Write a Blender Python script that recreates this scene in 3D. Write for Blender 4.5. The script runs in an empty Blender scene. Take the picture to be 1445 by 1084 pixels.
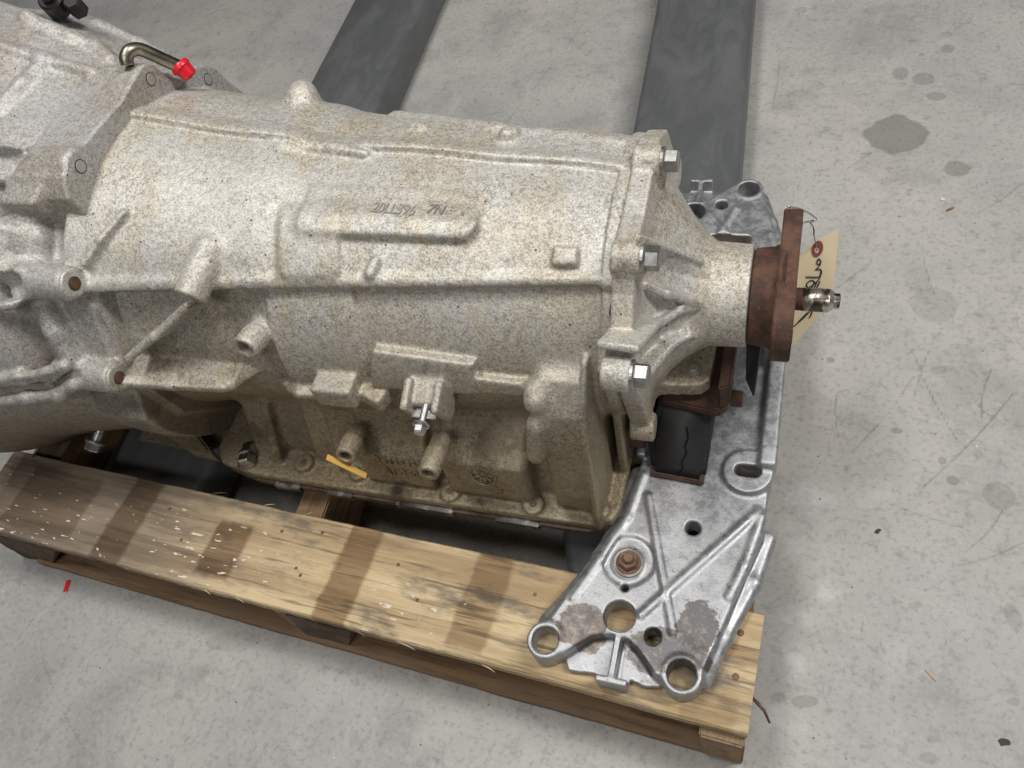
import bpy, bmesh, math, random
import numpy as np
from mathutils import Vector, Matrix, Quaternion

random.seed(7)
rng = np.random.default_rng(7)
sc = bpy.context.scene
col = sc.collection

# ------------------------------------------------------------------ camera
CAM = np.array([-0.00180445, -0.14700493, 0.92391835])
C_R = np.array([0.93299746, 0.29029205, -0.2127117])
C_U = np.array([-0.13063511, 0.82392552, 0.55143559])
C_F = np.array([-0.33533596, 0.48670039, -0.80664275])
FPX = 1110.17                                   # focal length for a 1445 px wide frame
cam_d = bpy.data.cameras.new('camera'); cam = bpy.data.objects.new('camera', cam_d); col.objects.link(cam)
cam_d.sensor_width = 36.0; cam_d.lens = FPX / 1445 * 36.0
cam_d.clip_start = 0.02; cam_d.clip_end = 60
cam.matrix_world = Matrix(((C_R[0], C_U[0], -C_F[0], CAM[0]), (C_R[1], C_U[1], -C_F[1], CAM[1]),
                           (C_R[2], C_U[2], -C_F[2], CAM[2]), (0, 0, 0, 1)))
sc.camera = cam

# ------------------------------------------------------------------ light: a lit workshop hall
w = bpy.data.worlds.new('World'); sc.world = w; w.use_nodes = True
w.node_tree.nodes['Background'].inputs[0].default_value = (0.95, 0.97, 1.0, 1)
w.node_tree.nodes['Background'].inputs[1].default_value = 0.04
def hall_lamp(loc, target, sx, sy, power, colr):
    d = bpy.data.lights.new('hall_lamp', 'AREA'); d.shape = 'RECTANGLE'; d.size = sx; d.size_y = sy
    d.energy = power; d.color = colr
    o = bpy.data.objects.new('hall_lamp', d); col.objects.link(o); o.location = loc
    o.rotation_euler = (Vector(target) - Vector(loc)).to_track_quat('-Z', 'Y').to_euler()
hall_lamp((-0.85, 0.15, 2.9), (-0.25, 0.3, 0), 1.3, 0.5, 38, (1.0, 0.98, 0.945))
hall_lamp((1.7, 0.8, 3.3), (0.2, 0.4, 0), 0.5, 1.8, 86, (1.0, 0.985, 0.955))
hall_lamp((0.2, -2.0, 3.1), (-0.2, 0.2, 0), 2.0, 0.5, 24, (1.0, 0.985, 0.955))
sc.view_settings.view_transform = 'Standard'; sc.view_settings.look = 'None'
sc.view_settings.exposure = 0.0; sc.view_settings.gamma = 1.0

# ------------------------------------------------------------------ frames and measuring helpers
AX = np.array([0.99899771, 0.04476134, 0.0]); SD = np.array([-0.04476134, 0.99899771, 0.0])
S0, Z0 = 0.353, 0.319          # the gearbox axis: distance behind the pallet front and height
BASE_A, BASE_Z = -0.45, 0.1275
def ray(px, py): return C_R * (px - 722.5) / FPX - C_U * (py - 542) / FPX + C_F
def toT(P): P = np.asarray(P); return np.array([P @ AX, P @ SD - S0, P[2] - Z0])
def toW(T): return AX * T[0] + SD * (T[1] + S0) + np.array([0, 0, T[2] + Z0])
CT = toT(CAM)
def rayT(px, py): d = ray(px, py); return np.array([d @ AX, d @ SD, d[2]])
def onA(px, py, a): d = rayT(px, py); return CT + d * (a - CT[0]) / d[0]
def onY(px, py, y): d = rayT(px, py); return CT + d * (y - CT[1]) / d[1]
def onZ(px, py, z): d = rayT(px, py); return CT + d * (z - CT[2]) / d[2]
def onW(px, py, z): d = ray(px, py); return CAM + d * (z - CAM[2]) / d[2]
def onRad(px, py, Rf, off=0.0):
    d = rayT(px, py); a = -0.4; p = None
    for _ in range(25):
        R = float(Rf(a)) + off
        A = d[1]**2 + d[2]**2; B = CT[1]*d[1] + CT[2]*d[2]; Cc = CT[1]**2 + CT[2]**2 - R*R
        D = B*B - A*Cc; t = (-B - math.sqrt(D)) / A if D > 0 else -B / A
        p = CT + d * t; a = p[0]
    return p
def psi(p): return math.degrees(math.atan2(p[2], -p[1]))

# ------------------------------------------------------------------ object helpers
def link(name, me, mat, parent=None, loc=None):
    o = bpy.data.objects.new(name, me); col.objects.link(o)
    if mat is not None and me is not None:
        me.materials.clear(); me.materials.append(mat)
    if parent is not None: o.parent = parent
    if loc is not None: o.location = loc
    return o
def tag(o, label, cat, group=None):
    o['label'] = label; o['category'] = cat
    if group: o['group'] = group
    return o
def empty(name, loc, rz=0.0):
    o = bpy.data.objects.new(name, None); col.objects.link(o); o.location = loc; o.rotation_euler[2] = rz
    o.empty_display_size = 0.05
    return o
def me_np(name, V, F, smooth=True):
    me = bpy.data.meshes.new(name); V = np.asarray(V, np.float32); F = np.asarray(F, np.int32)
    n = F.shape[1]
    me.vertices.add(len(V)); me.vertices.foreach_set('co', V.ravel())
    me.loops.add(F.size); me.loops.foreach_set('vertex_index', F.ravel())
    me.polygons.add(len(F)); me.polygons.foreach_set('loop_start', np.arange(0, F.size, n, dtype=np.int32))
    me.polygons.foreach_set('use_smooth', np.full(len(F), smooth))
    me.update(calc_edges=True); me.validate()
    return me
def me_bm(name, bm, smooth=False):
    bmesh.ops.recalc_face_normals(bm, faces=bm.faces[:])
    me = bpy.data.meshes.new(name); bm.to_mesh(me); bm.free()
    if smooth:
        for p in me.polygons: p.use_smooth = True
    return me
def basis(d, hint=(0, 0, 1)):
    z = Vector(d).normalized(); h = Vector(hint)
    if abs(z.dot(h)) > .95: h = Vector((1, 0, 0))
    x = h.cross(z).normalized(); y = z.cross(x)
    return Matrix((x, y, z)).transposed()
def bm_lathe(bm, prof, o, d, seg=28, hexn=None, caps=True):
    """prof: list of (height along d, radius)."""
    B = basis(d); rings = []
    n = hexn or seg
    for h, r in prof:
        rings.append([bm.verts.new(Vector(o) + B @ Vector((r*math.cos(2*math.pi*i/n), r*math.sin(2*math.pi*i/n), h))) for i in range(n)])
    for A, Bq in zip(rings, rings[1:]):
        for i in range(n): bm.faces.new((A[i], A[(i+1) % n], Bq[(i+1) % n], Bq[i]))
    if caps:
        bm.faces.new(rings[0][::-1]); bm.faces.new(rings[-1])
def me_lathe(name, prof, o, d, seg=28, hexn=None, smooth=False):
    bm = bmesh.new(); bm_lathe(bm, prof, o, d, seg, hexn)
    me = me_bm(name, bm)
    if smooth: auto_smooth(me)
    return me
def auto_smooth(me, ang=35):
    for p in me.polygons: p.use_smooth = True
    bm = bmesh.new(); bm.from_mesh(me)
    for e in bm.edges:
        if len(e.link_faces) == 2 and e.calc_face_angle(0) > math.radians(ang): e.smooth = False
    bm.to_mesh(me); bm.free()
def bm_tube(bm, pts, r, seg=10, caps=True):
    pts = [Vector(p) for p in pts]; rs = r if isinstance(r, (list, tuple)) else [r]*len(pts)
    rings = []; up = None
    for i, p in enumerate(pts):
        t = (pts[min(i+1, len(pts)-1)] - pts[max(i-1, 0)]).normalized()
        if up is None:
            up = Vector((0, 0, 1)) if abs(t.z) < .9 else Vector((1, 0, 0))
        x = up.cross(t).normalized(); y = t.cross(x); up = y
        rings.append([bm.verts.new(p + rs[i]*(x*math.cos(2*math.pi*k/seg) + y*math.sin(2*math.pi*k/seg))) for k in range(seg)])
    for A, B in zip(rings, rings[1:]):
        for k in range(seg): bm.faces.new((A[k], A[(k+1) % seg], B[(k+1) % seg], B[k]))
    if caps: bm.faces.new(rings[0][::-1]); bm.faces.new(rings[-1])
def me_tube(name, pts, r, seg=10):
    bm = bmesh.new(); bm_tube(bm, pts, r, seg); return me_bm(name, bm, True)
def spline(pts, n=8):
    P = [np.array(p, float) for p in pts]; P = [2*P[0]-P[1]] + P + [2*P[-1]-P[-2]]; out = []
    for i in range(1, len(P)-2):
        for k in range(n):
            t = k/n; a, b, c, d = P[i-1:i+3]
            out.append(.5*((2*b) + (c-a)*t + (2*a-5*b+4*c-d)*t*t + (3*b-a-3*c+d)*t**3))
    out.append(P[-2]); return out
def me_prism(name, outline, z0, z1, bevel=0.0, M=None):
    bm = bmesh.new(); vs = [bm.verts.new((x, y, z0)) for x, y in outline]
    f = bm.faces.new(vs); r = bmesh.ops.extrude_face_region(bm, geom=[f])
    for v in r['geom']:
        if isinstance(v, bmesh.types.BMVert): v.co.z = z1
    bmesh.ops.recalc_face_normals(bm, faces=bm.faces[:])
    if bevel: bmesh.ops.bevel(bm, geom=bm.edges[:], offset=bevel, segments=2, affect='EDGES')
    if M is not None: bm.transform(M)
    return me_bm(name, bm)
def me_box(name, lo, hi, bevel=0.0, M=None):
    return me_prism(name, [(lo[0], lo[1]), (hi[0], lo[1]), (hi[0], hi[1]), (lo[0], hi[1])], lo[2], hi[2], bevel, M)

# ------------------------------------------------------------------ signed-distance casting toolkit
class Cast:
    def __init__(s, lo, hi, v):
        s.v = v; s.lo = np.array(lo, float)
        s.g = [np.arange(l, h, v, dtype=np.float32) for l, h in zip(lo, hi)]
        s.f = np.full([len(g) for g in s.g], .05, np.float32)
    def _sl(s, lo, hi):
        out = []
        for i in range(3):
            a = 0 if lo is None else int(np.searchsorted(s.g[i], lo[i])); b = len(s.g[i]) if hi is None else int(np.searchsorted(s.g[i], hi[i]))
            out.append(slice(a, max(b, a)))
        return tuple(out), s.g[0][out[0]][:, None, None], s.g[1][out[1]][None, :, None], s.g[2][out[2]][None, None, :]
    def add(s, fn, k=.004, lo=None, hi=None):
        if hasattr(fn, 'bb') and lo is None: lo, hi = fn.bb[0] - .012 - k*1.5, fn.bb[1] + .012 + k*1.5
        sl, x, y, z = s._sl(lo, hi)
        if 0 in s.f[sl].shape: return
        d = fn(x, y, z); f = s.f[sl]
        if k > 0:
            h = np.clip(k - np.abs(f - d), 0, None) / k
            s.f[sl] = np.minimum(f, d) - h*h*k*.25
        else: s.f[sl] = np.minimum(f, d)
    def cut(s, fn, k=.002, lo=None, hi=None):
        if hasattr(fn, 'bb') and lo is None: lo, hi = fn.bb[0] - .008 - k, fn.bb[1] + .008 + k
        sl, x, y, z = s._sl(lo, hi)
        if 0 in s.f[sl].shape: return
        d = -fn(x, y, z); f = s.f[sl]
        if k > 0:
            h = np.clip(k - np.abs(f - d), 0, None) / k
            s.f[sl] = np.maximum(f, d) + h*h*k*.25
        else: s.f[sl] = np.maximum(f, d)
    def mesh(s, name, smooth=2):
        f = s.f; n = np.array(f.shape); b = f < 0
        c = [b[i:n[0]-1+i, j:n[1]-1+j, k:n[2]-1+k] for i in (0, 1) for j in (0, 1) for k in (0, 1)]
        anyb = c[0].copy(); allb = c[0].copy()
        for q in c[1:]: anyb |= q; allb &= q
        I = np.argwhere(anyb & ~allb).astype(np.int32)
        idx = np.full(n-1, -1, np.int32); idx[I[:, 0], I[:, 1], I[:, 2]] = np.arange(len(I))
        cor = [(i, j, k) for i in (0, 1) for j in (0, 1) for k in (0, 1)]
        val = np.stack([f[I[:, 0]+i, I[:, 1]+j, I[:, 2]+k] for i, j, k in cor], 1)
        acc = np.zeros((len(I), 3), np.float32); cnt = np.zeros(len(I), np.float32)
        for a in range(8):
            for ax in range(3):
                if cor[a][ax]: continue
                o = list(cor[a]); o[ax] = 1; bq = cor.index(tuple(o))
                m = (val[:, a] < 0) != (val[:, bq] < 0)
                t = val[m, a] / (val[m, a] - val[m, bq])
                p = np.tile(np.array(cor[a], np.float32), (m.sum(), 1)); p[:, ax] = t
                acc[m] += p; cnt[m] += 1
        V = (I + acc / cnt[:, None]) * s.v + s.lo
        Q = []
        for ax in range(3):
            u, w_ = (ax+1) % 3, (ax+2) % 3
            sl0 = [slice(1, -1)]*3; sl1 = [slice(1, -1)]*3
            sl0[ax] = slice(0, n[ax]-1); sl1[ax] = slice(1, n[ax])
            s0, s1 = b[tuple(sl0)], b[tuple(sl1)]
            E = np.argwhere(s0 != s1); off = np.ones(3, int); off[ax] = 0
            E = E + off
            fl = b[E[:, 0], E[:, 1], E[:, 2]]
            q = []
            for du, dw in ((0, 0), (-1, 0), (-1, -1), (0, -1)):
                e = E.copy(); e[:, u] += du; e[:, w_] += dw
                q.append(idx[e[:, 0], e[:, 1], e[:, 2]])
            q = np.stack(q, 1); q[~fl] = q[~fl][:, ::-1]; Q.append(q)
        Q = np.concatenate(Q); Q = Q[(Q >= 0).all(1)]
        for _ in range(smooth):
            a = Q.ravel(); bb = np.roll(Q, -1, 1).ravel()
            cn = np.bincount(a, minlength=len(V)) + np.bincount(bb, minlength=len(V)); cn = np.maximum(cn, 1)
            N = np.stack([(np.bincount(a, V[bb, i], len(V)) + np.bincount(bb, V[a, i], len(V))) / cn for i in range(3)], 1)
            V = V*.5 + N*.5
        return me_np(name, V, Q)
def wrap(f, pts, r):
    P = np.array(pts, float); f.bb = (P.min(0) - r, P.max(0) + r); return f
def seg_t(x, y, z, p, q):
    d = q - p; L = float(d @ d) + 1e-12
    return np.clip(((x-p[0])*d[0] + (y-p[1])*d[1] + (z-p[2])*d[2]) / L, 0, 1)
def capsule(p, q, ra, rb=None):
    p, q = np.array(p, float), np.array(q, float); rb = ra if rb is None else rb
    def f(x, y, z):
        t = seg_t(x, y, z, p, q)
        return np.sqrt((x-p[0]-t*(q[0]-p[0]))**2 + (y-p[1]-t*(q[1]-p[1]))**2 + (z-p[2]-t*(q[2]-p[2]))**2) - (ra + (rb-ra)*t)
    return wrap(f, [p, q], max(ra, rb))
def cyl(p, q, r, rnd=.001, r2=None):
    p, q = np.array(p, float), np.array(q, float); L = np.linalg.norm(q-p); d = (q-p)/L; r2 = r if r2 is None else r2
    def f(x, y, z):
        h = (x-p[0])*d[0] + (y-p[1])*d[1] + (z-p[2])*d[2]
        rr = np.sqrt(np.maximum((x-p[0])**2 + (y-p[1])**2 + (z-p[2])**2 - h*h, 0))
        a = rr - (r + (r2-r)*np.clip(h/L, 0, 1)) + rnd; b_ = np.abs(h - L/2) - L/2 + rnd
        return np.minimum(np.maximum(a, b_), 0) + np.sqrt(np.maximum(a, 0)**2 + np.maximum(b_, 0)**2) - rnd
    return wrap(f, [p, q], max(r, r2))
def box(c, h, R=None, rnd=.002):
    c, h = np.array(c, float), np.array(h, float); R = np.eye(3) if R is None else np.array(R, float)  # rows: local axes
    def f(x, y, z):
        X, Y, Z = x-c[0], y-c[1], z-c[2]
        q = [np.abs(R[i][0]*X + R[i][1]*Y + R[i][2]*Z) - h[i] + rnd for i in range(3)]
        o = np.sqrt(sum(np.maximum(k, 0)**2 for k in q)); return o + np.minimum(np.maximum(np.maximum(q[0], q[1]), q[2]), 0) - rnd
    return wrap(f, [c], float(np.linalg.norm(h)))
def poly2(px, py, pts):
    """signed distance to a polygon (broadcasting)."""
    P = np.array(pts, float); n = len(P); d = None; sgn = None
    for i in range(n):
        j = i-1; ex, ey = P[j]-P[i]; wx, wy = px-P[i][0], py-P[i][1]
        t = np.clip((wx*ex + wy*ey) / (ex*ex + ey*ey + 1e-15), 0, 1)
        dd = (wx-ex*t)**2 + (wy-ey*t)**2; d = dd if d is None else np.minimum(d, dd)
        c1, c2, c3 = py >= P[i][1], py < P[j][1], ex*wy > ey*wx
        fl = (c1 & c2 & c3) | (~c1 & ~c2 & ~c3)
        sgn = fl if sgn is None else sgn ^ fl
    return np.where(sgn, -1, 1) * np.sqrt(d)
def prism(o, U, V, pts, t, rnd=.0015):
    """polygon pts in the plane o + u U + v V, thickness t."""
    o, U, V = np.array(o, float), np.array(U, float), np.array(V, float); U /= np.linalg.norm(U); V = V - U*(U@V); V /= np.linalg.norm(V); W = np.cross(U, V)
    def f(x, y, z):
        X, Y, Z = x-o[0], y-o[1], z-o[2]
        a = poly2(U[0]*X+U[1]*Y+U[2]*Z, V[0]*X+V[1]*Y+V[2]*Z, pts) + rnd
        b_ = np.abs(W[0]*X+W[1]*Y+W[2]*Z) - t/2 + rnd
        return np.minimum(np.maximum(a, b_), 0) + np.sqrt(np.maximum(a, 0)**2 + np.maximum(b_, 0)**2) - rnd
    return wrap(f, [o + U*p[0] + V*p[1] for p in pts], t)
def ss(x, a, b):
    t = np.clip((x-a)/(b-a), 0, 1); return t*t*(3-2*t)
def chain(cast, pts, r, k=.005):
    for p, q in zip(pts, pts[1:]): cast.add(capsule(p, q, r), k)

# ------------------------------------------------------------------ materials
class MT:
    def __init__(s, name):
        s.m = bpy.data.materials.new(name); s.m.use_nodes = True; s.nt = s.m.node_tree
        s.b = s.nt.nodes['Principled BSDF']; s._c = None
    def n(s, t, **kw):
        nd = s.nt.nodes.new(t)
        for k, v in kw.items(): setattr(nd, k, v)
        return nd
    def co(s):
        if s._c is None: s._c = s.n('ShaderNodeTexCoord').outputs['Object']
        return s._c
    def put(s, sock, v):
        if hasattr(v, 'is_output') or isinstance(v, bpy.types.NodeSocket): s.nt.links.new(v, sock)
        elif isinstance(v, (tuple, list)) and len(v) == 3 and sock.type == 'RGBA': sock.default_value = (*v, 1)
        else: sock.default_value = v
    def mapping(s, scale=(1, 1, 1), rot=(0, 0, 0), loc=(0, 0, 0), src=None):
        nd = s.n('ShaderNodeMapping'); s.put(nd.inputs[0], src or s.co())
        nd.inputs['Scale'].default_value = scale; nd.inputs['Rotation'].default_value = rot; nd.inputs['Location'].default_value = loc
        return nd.outputs[0]
    def noise(s, scale, detail=3, rough=.55, vec=None, dist=0.0):
        nd = s.n('ShaderNodeTexNoise'); s.put(nd.inputs['Vector'], vec or s.co()); nd.inputs['Scale'].default_value = scale
        nd.inputs['Detail'].default_value = detail; nd.inputs['Roughness'].default_value = rough; nd.inputs['Distortion'].default_value = dist
        return nd.outputs['Fac']
    def voro(s, scale, vec=None, feature='F1', out='Distance', rand=1.0):
        nd = s.n('ShaderNodeTexVoronoi', feature=feature); s.put(nd.inputs['Vector'], vec or s.co()); nd.inputs['Scale'].default_value = scale
        nd.inputs['Randomness'].default_value = rand
        return nd.outputs[out]
    def ramp(s, fac, stops, interp='LINEAR'):
        nd = s.n('ShaderNodeValToRGB'); s.put(nd.inputs[0], fac); cr = nd.color_ramp; cr.interpolation = interp
        while len(cr.elements) < len(stops): cr.elements.new(.5)
        for e, (p, c) in zip(cr.elements, stops):
            e.position = p; e.color = (c, c, c, 1) if not isinstance(c, (tuple, list)) else (*c, 1)
        return nd.outputs[0]
    def sst(s, x, a, b):
        nd = s.n('ShaderNodeMapRange', interpolation_type='SMOOTHSTEP'); s.put(nd.inputs[0], x)
        nd.inputs[1].default_value = a; nd.inputs[2].default_value = b
        return nd.outputs[0]
    def math(s, op, a, b=None, c=None):
        nd = s.n('ShaderNodeMath', operation=op); s.put(nd.inputs[0], a)
        if b is not None: s.put(nd.inputs[1], b)
        if c is not None: s.put(nd.inputs[2], c)
        return nd.outputs[0]
    def mix(s, f, a, b, mode='MIX'):
        nd = s.n('ShaderNodeMix', data_type='RGBA', blend_type=mode); s.put(nd.inputs[0], f); s.put(nd.inputs[6], a); s.put(nd.inputs[7], b)
        return nd.outputs[2]
    def xyz(s, vec=None):
        nd = s.n('ShaderNodeSeparateXYZ'); s.put(nd.inputs[0], vec or s.co()); return nd.outputs
    def bump(s, h, strength=.4, dist=.001, normal=None):
        nd = s.n('ShaderNodeBump'); s.put(nd.inputs['Height'], h); nd.inputs['Strength'].default_value = strength; nd.inputs['Distance'].default_value = dist
        if normal is not None: s.put(nd.inputs['Normal'], normal)
        return nd.outputs[0]
    def out(s, color, rough=.5, metal=0.0, normal=None, spec=None):
        s.put(s.b.inputs['Base Color'], color); s.put(s.b.inputs['Roughness'], rough); s.put(s.b.inputs['Metallic'], metal)
        if normal is not None: s.put(s.b.inputs['Normal'], normal)
        if spec is not None: s.put(s.b.inputs['Specular IOR Level'], spec)
        return s.m

def mat_cast(name, light, dark, tan, tan_amt=.5, grit=.5, low=None, seed=0.0):
    m = MT(name); v = m.mapping(loc=(seed, seed*.7, seed*.3))
    sp = m.noise(520, 3, .7, v); sp2 = m.noise(185, 3, .62, v); mid = m.noise(30, 5, .68, v); big = m.noise(8, 4, .6, v)
    drip = m.noise(26, 4, .62, m.mapping(scale=(1, .4, .22), loc=(seed, 0, 0)))
    spk = m.math('ADD', m.math('MULTIPLY', sp, .66), m.math('MULTIPLY', sp2, .34))
    # coarse oxide comes and goes over the casting: rubbed pale patches and rough grey ones
    amt = m.sst(m.math('ADD', m.math('MULTIPLY', mid, .5), m.math('MULTIPLY', big, .5)), .36, .62)
    lt = m.ramp(spk, [(.40, tuple(a*.66 for a in light)), (.52, light), (.62, tuple(min(1, a*1.16) for a in light))])
    rg = m.ramp(spk, [(.40, dark), (.47, tuple(a*.5+b*.5 for a, b in zip(light, dark))), (.54, light), (.64, tuple(min(1, a*1.22) for a in light))])
    base = m.mix(amt, lt, rg)
    tm = m.math('MULTIPLY', m.sst(m.math('ADD', m.math('MULTIPLY', drip, .6), m.math('MULTIPLY', big, .4)), .44, .60), tan_amt)
    c = m.mix(tm, base, m.mix(.80, base, tan, 'MULTIPLY'))
    if low is not None:                      # oil film and road dirt on the underside castings
        z = m.xyz()[2]
        zz = m.math('ADD', z, m.math('MULTIPLY', m.math('SUBTRACT', m.math('ADD', m.math('MULTIPLY', drip, .5), m.math('MULTIPLY', big, .5)), .5), .16))
        k = m.math('MULTIPLY', m.sst(zz, low[1], low[0]), low[3])
        c = m.mix(k, c, m.mix(.95, c, low[2], 'MULTIPLY'))
        oil = m.sst(m.noise(17, 4, .6, m.mapping(loc=(seed+4, 2, 1))), .60, .66)
        c = m.mix(m.math('MULTIPLY', m.math('MULTIPLY', oil, k), .55), c, (.10, .075, .045))
    g = m.noise(560, 1, .5, v)
    c = m.mix(m.math('MULTIPLY', m.sst(g, .69, .75), grit), c, (.10, .085, .07))
    pit = m.voro(58, v); c = m.mix(m.math('MULTIPLY', m.sst(pit, .07, .05), .9), c, (.03, .027, .025))
    h = m.math('ADD', m.math('MULTIPLY', sp, .5), m.math('MULTIPLY', sp2, .9))
    return m.out(c, m.ramp(mid, [(.3, .42), (.7, .62)]), .30, m.bump(h, .42, .0015))
def mat_metal(name, colr, rough, bump=.0, spot=None, spot_amt=0.0, scale=120, metal=1.0):
    m = MT(name); a = m.noise(scale, 4, .6); b = m.noise(scale*.2, 4, .6)
    c = m.mix(m.sst(a, .35, .7), tuple(x*.75 for x in colr), colr)
    if spot: c = m.mix(m.math('MULTIPLY', m.sst(b, .5, .62), spot_amt), c, spot)
    return m.out(c, m.ramp(b, [(.3, rough*.8), (.7, min(1, rough*1.25))]), metal, m.bump(a, bump, .0008) if bump else None)
def mat_plain(name, colr, rough=.5, metal=0.0, var=.25, scale=60):
    m = MT(name); a = m.noise(scale, 4, .6)
    return m.out(m.mix(a, tuple(x*(1-var) for x in colr), tuple(min(1, x*(1+var)) for x in colr)), rough, metal)
def mat_rust(name, c1, c2, rough=.75, metal=.2, scale=70):
    m = MT(name); a = m.noise(scale, 5, .65); b = m.noise(scale*4.5, 3, .6); d = m.noise(scale*.25, 3)
    c = m.mix(m.sst(a, .35, .65), c1, c2); c = m.mix(m.math('MULTIPLY', m.sst(b, .62, .72), .7), c, (.30, .10, .03))
    c = m.mix(m.math('MULTIPLY', m.sst(d, .5, .65), .35), c, (.05, .03, .025))
    return m.out(c, rough, metal, m.bump(m.math('ADD', a, b), .4, .0008))

M_CASE = mat_cast('cast_aluminium_weathered', (.585, .567, .528), (.265, .243, .21), (.82, .715, .53), .65, .36, (-.07, .125, (.47, .39, .26), .95))
M_BELL = mat_cast('cast_aluminium_grey', (.50, .487, .472), (.25, .235, .22), (.80, .70, .54), .55, .3, (-.08, .11, (.50, .42, .29), .92), 3.1)
M_TAIL = mat_cast('cast_aluminium_tail', (.60, .58, .54), (.26, .236, .20), (.80, .68, .48), .6, .4, (-.09, .03, (.74, .64, .48), .8), 5.3)
M_STEEL = mat_metal('bolt_steel', (.50, .50, .49), .46, .2, (.30, .24, .18), .5, 260)
M_ZINC = mat_metal('zinc_bolt', (.58, .58, .58), .40, .15, (.35, .33, .30), .4, 320)
M_DARKSTEEL = mat_metal('dark_bolt_steel', (.20, .19, .18), .38, .2, (.5, .48, .45), .5, 240)
M_PLUGST = mat_metal('drain_plug_steel', (.42, .41, .40), .30, .2, (.10, .09, .08), .7, 200)
M_WASH = mat_metal('dull_washer', (.42, .40, .37), .55, .2, (.16, .11, .08), .6, 220, .7)
M_TUBE = mat_metal('cooler_tube_steel', (.40, .37, .30), .36, .15, (.2, .17, .12), .5, 90)
M_RUST = mat_rust('rusty_flange_steel', (.060, .032, .025), (.135, .064, .040))
M_RUSTD = mat_rust('rusty_mount_steel', (.070, .042, .033), (.120, .060, .043))
M_RUSTB = mat_rust('rusty_bolt_steel', (.16, .10, .07), (.24, .14, .09), .6, .5, 160)
M_PLUG = mat_rust('rusty_hole_plug', (.09, .050, .025), (.16, .085, .04), .7, .2, 200)
M_HOLE = mat_plain('dark_bore', (.055, .048, .04), .8)
M_PLUGAL = mat_plain('grey_plug', (.42, .41, .38), .5, .4)
M_PAN = mat_rust('pan_rail_steel', (.085, .062, .045), (.16, .12, .09), .55, .5, 60)
M_RUBBER = mat_plain('mount_rubber', (.030, .030, .031), .55, 0, .35, 60)
M_CRACK = mat_plain('rubber_crack', (.003, .003, .003), .9)
M_BLACK = mat_plain('black_plastic', (.012, .011, .010), .4)
M_RED = mat_plain('red_plastic_cap', (.72, .012, .028), .32, 0, .08)
M_REDTAPE = mat_plain('red_tape', (.62, .015, .02), .5, 0, .1)
M_YEL = mat_plain('yellowed_plastic', (.60, .36, .09), .45, 0, .12)
M_WIRE = mat_metal('tag_wire', (.62, .62, .63), .3)
M_INK = mat_plain('marker_ink', (.012, .012, .02), .6)
M_STAMP = mat_plain('stamped_letters', (.30, .275, .24), .75)
M_STAMP2 = mat_plain('inked_stamp', (.22, .20, .18), .75)
M_EYELET = mat_plain('red_tag_eyelet', (.22, .05, .04), .8)

def mat_tag():
    m = MT('manila_tag'); a = m.noise(60, 5, .6); b = m.noise(14, 4); c = m.mix(a, (.60, .49, .31), (.68, .57, .39))
    c = m.mix(m.math('MULTIPLY', m.sst(b, .56, .66), .45), c, (.24, .20, .15)); return m.out(c, .8)
M_TAG = mat_tag()

def mat_cross():
    m = MT('crossmember_aluminium'); a = m.noise(420, 3, .6); b = m.noise(70, 5, .7); d = m.noise(16, 4, .6)
    c = m.mix(m.sst(b, .34, .66), (.33, .335, .348), (.47, .475, .488))
    c = m.mix(m.math('MULTIPLY', m.sst(a, .60, .68), .5), c, (.20, .195, .195))
    c = m.mix(m.math('MULTIPLY', m.sst(m.noise(115, 5, .75), .60, .65), .6), c, (.09, .085, .085))
    c = m.mix(m.math('MULTIPLY', m.sst(d, .50, .72), .28), c, (.33, .33, .335))
    x, y, z = m.xyz()
    wob = m.math('MULTIPLY', m.math('SUBTRACT', m.noise(48, 5, .7), .5), .030)
    def patch(c, cx, cy, rx, ry, colr, k):
        ex = m.math('DIVIDE', m.math('SUBTRACT', x, cx), rx); ey = m.math('DIVIDE', m.math('SUBTRACT', y, cy), ry)
        dd = m.math('SQRT', m.math('ADD', m.math('MULTIPLY', ex, ex), m.math('MULTIPLY', ey, ey)))
        dd = m.math('ADD', dd, m.math('DIVIDE', wob, max(rx, .02)))
        return m.mix(m.math('MULTIPLY', m.sst(dd, 1.0, .93), k), c, colr)
    stain = m.mix(m.sst(m.noise(150, 5, .7), .42, .60), (.12, .11, .105), (.22, .18, .15))
    stain2 = m.mix(m.sst(m.noise(150, 5, .7), .50, .64), (.105, .10, .10), (.22, .18, .15))
    P = {}
    for nm, px in (('a', (822, 882)), ('b', (945, 905)), ('c', (985, 882))): P[nm] = onZ(*px, .155-Z0)
    c = patch(c, P['a'][0], P['a'][1], .026, .022, stain, .9)
    c = patch(c, P['b'][0], P['b'][1]-.010, .042, .022, stain2, .85)
    c = patch(c, P['c'][0], P['c'][1], .020, .026, stain2, .85)
    rr = m.mix(m.sst(b, .4, .6), (.42,)*3, (.56,)*3)
    return m.out(c, rr, .74, m.bump(m.math('ADD', b, m.math('MULTIPLY', a, .5)), .35, .0008))
M_CROSS = mat_cross()

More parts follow.
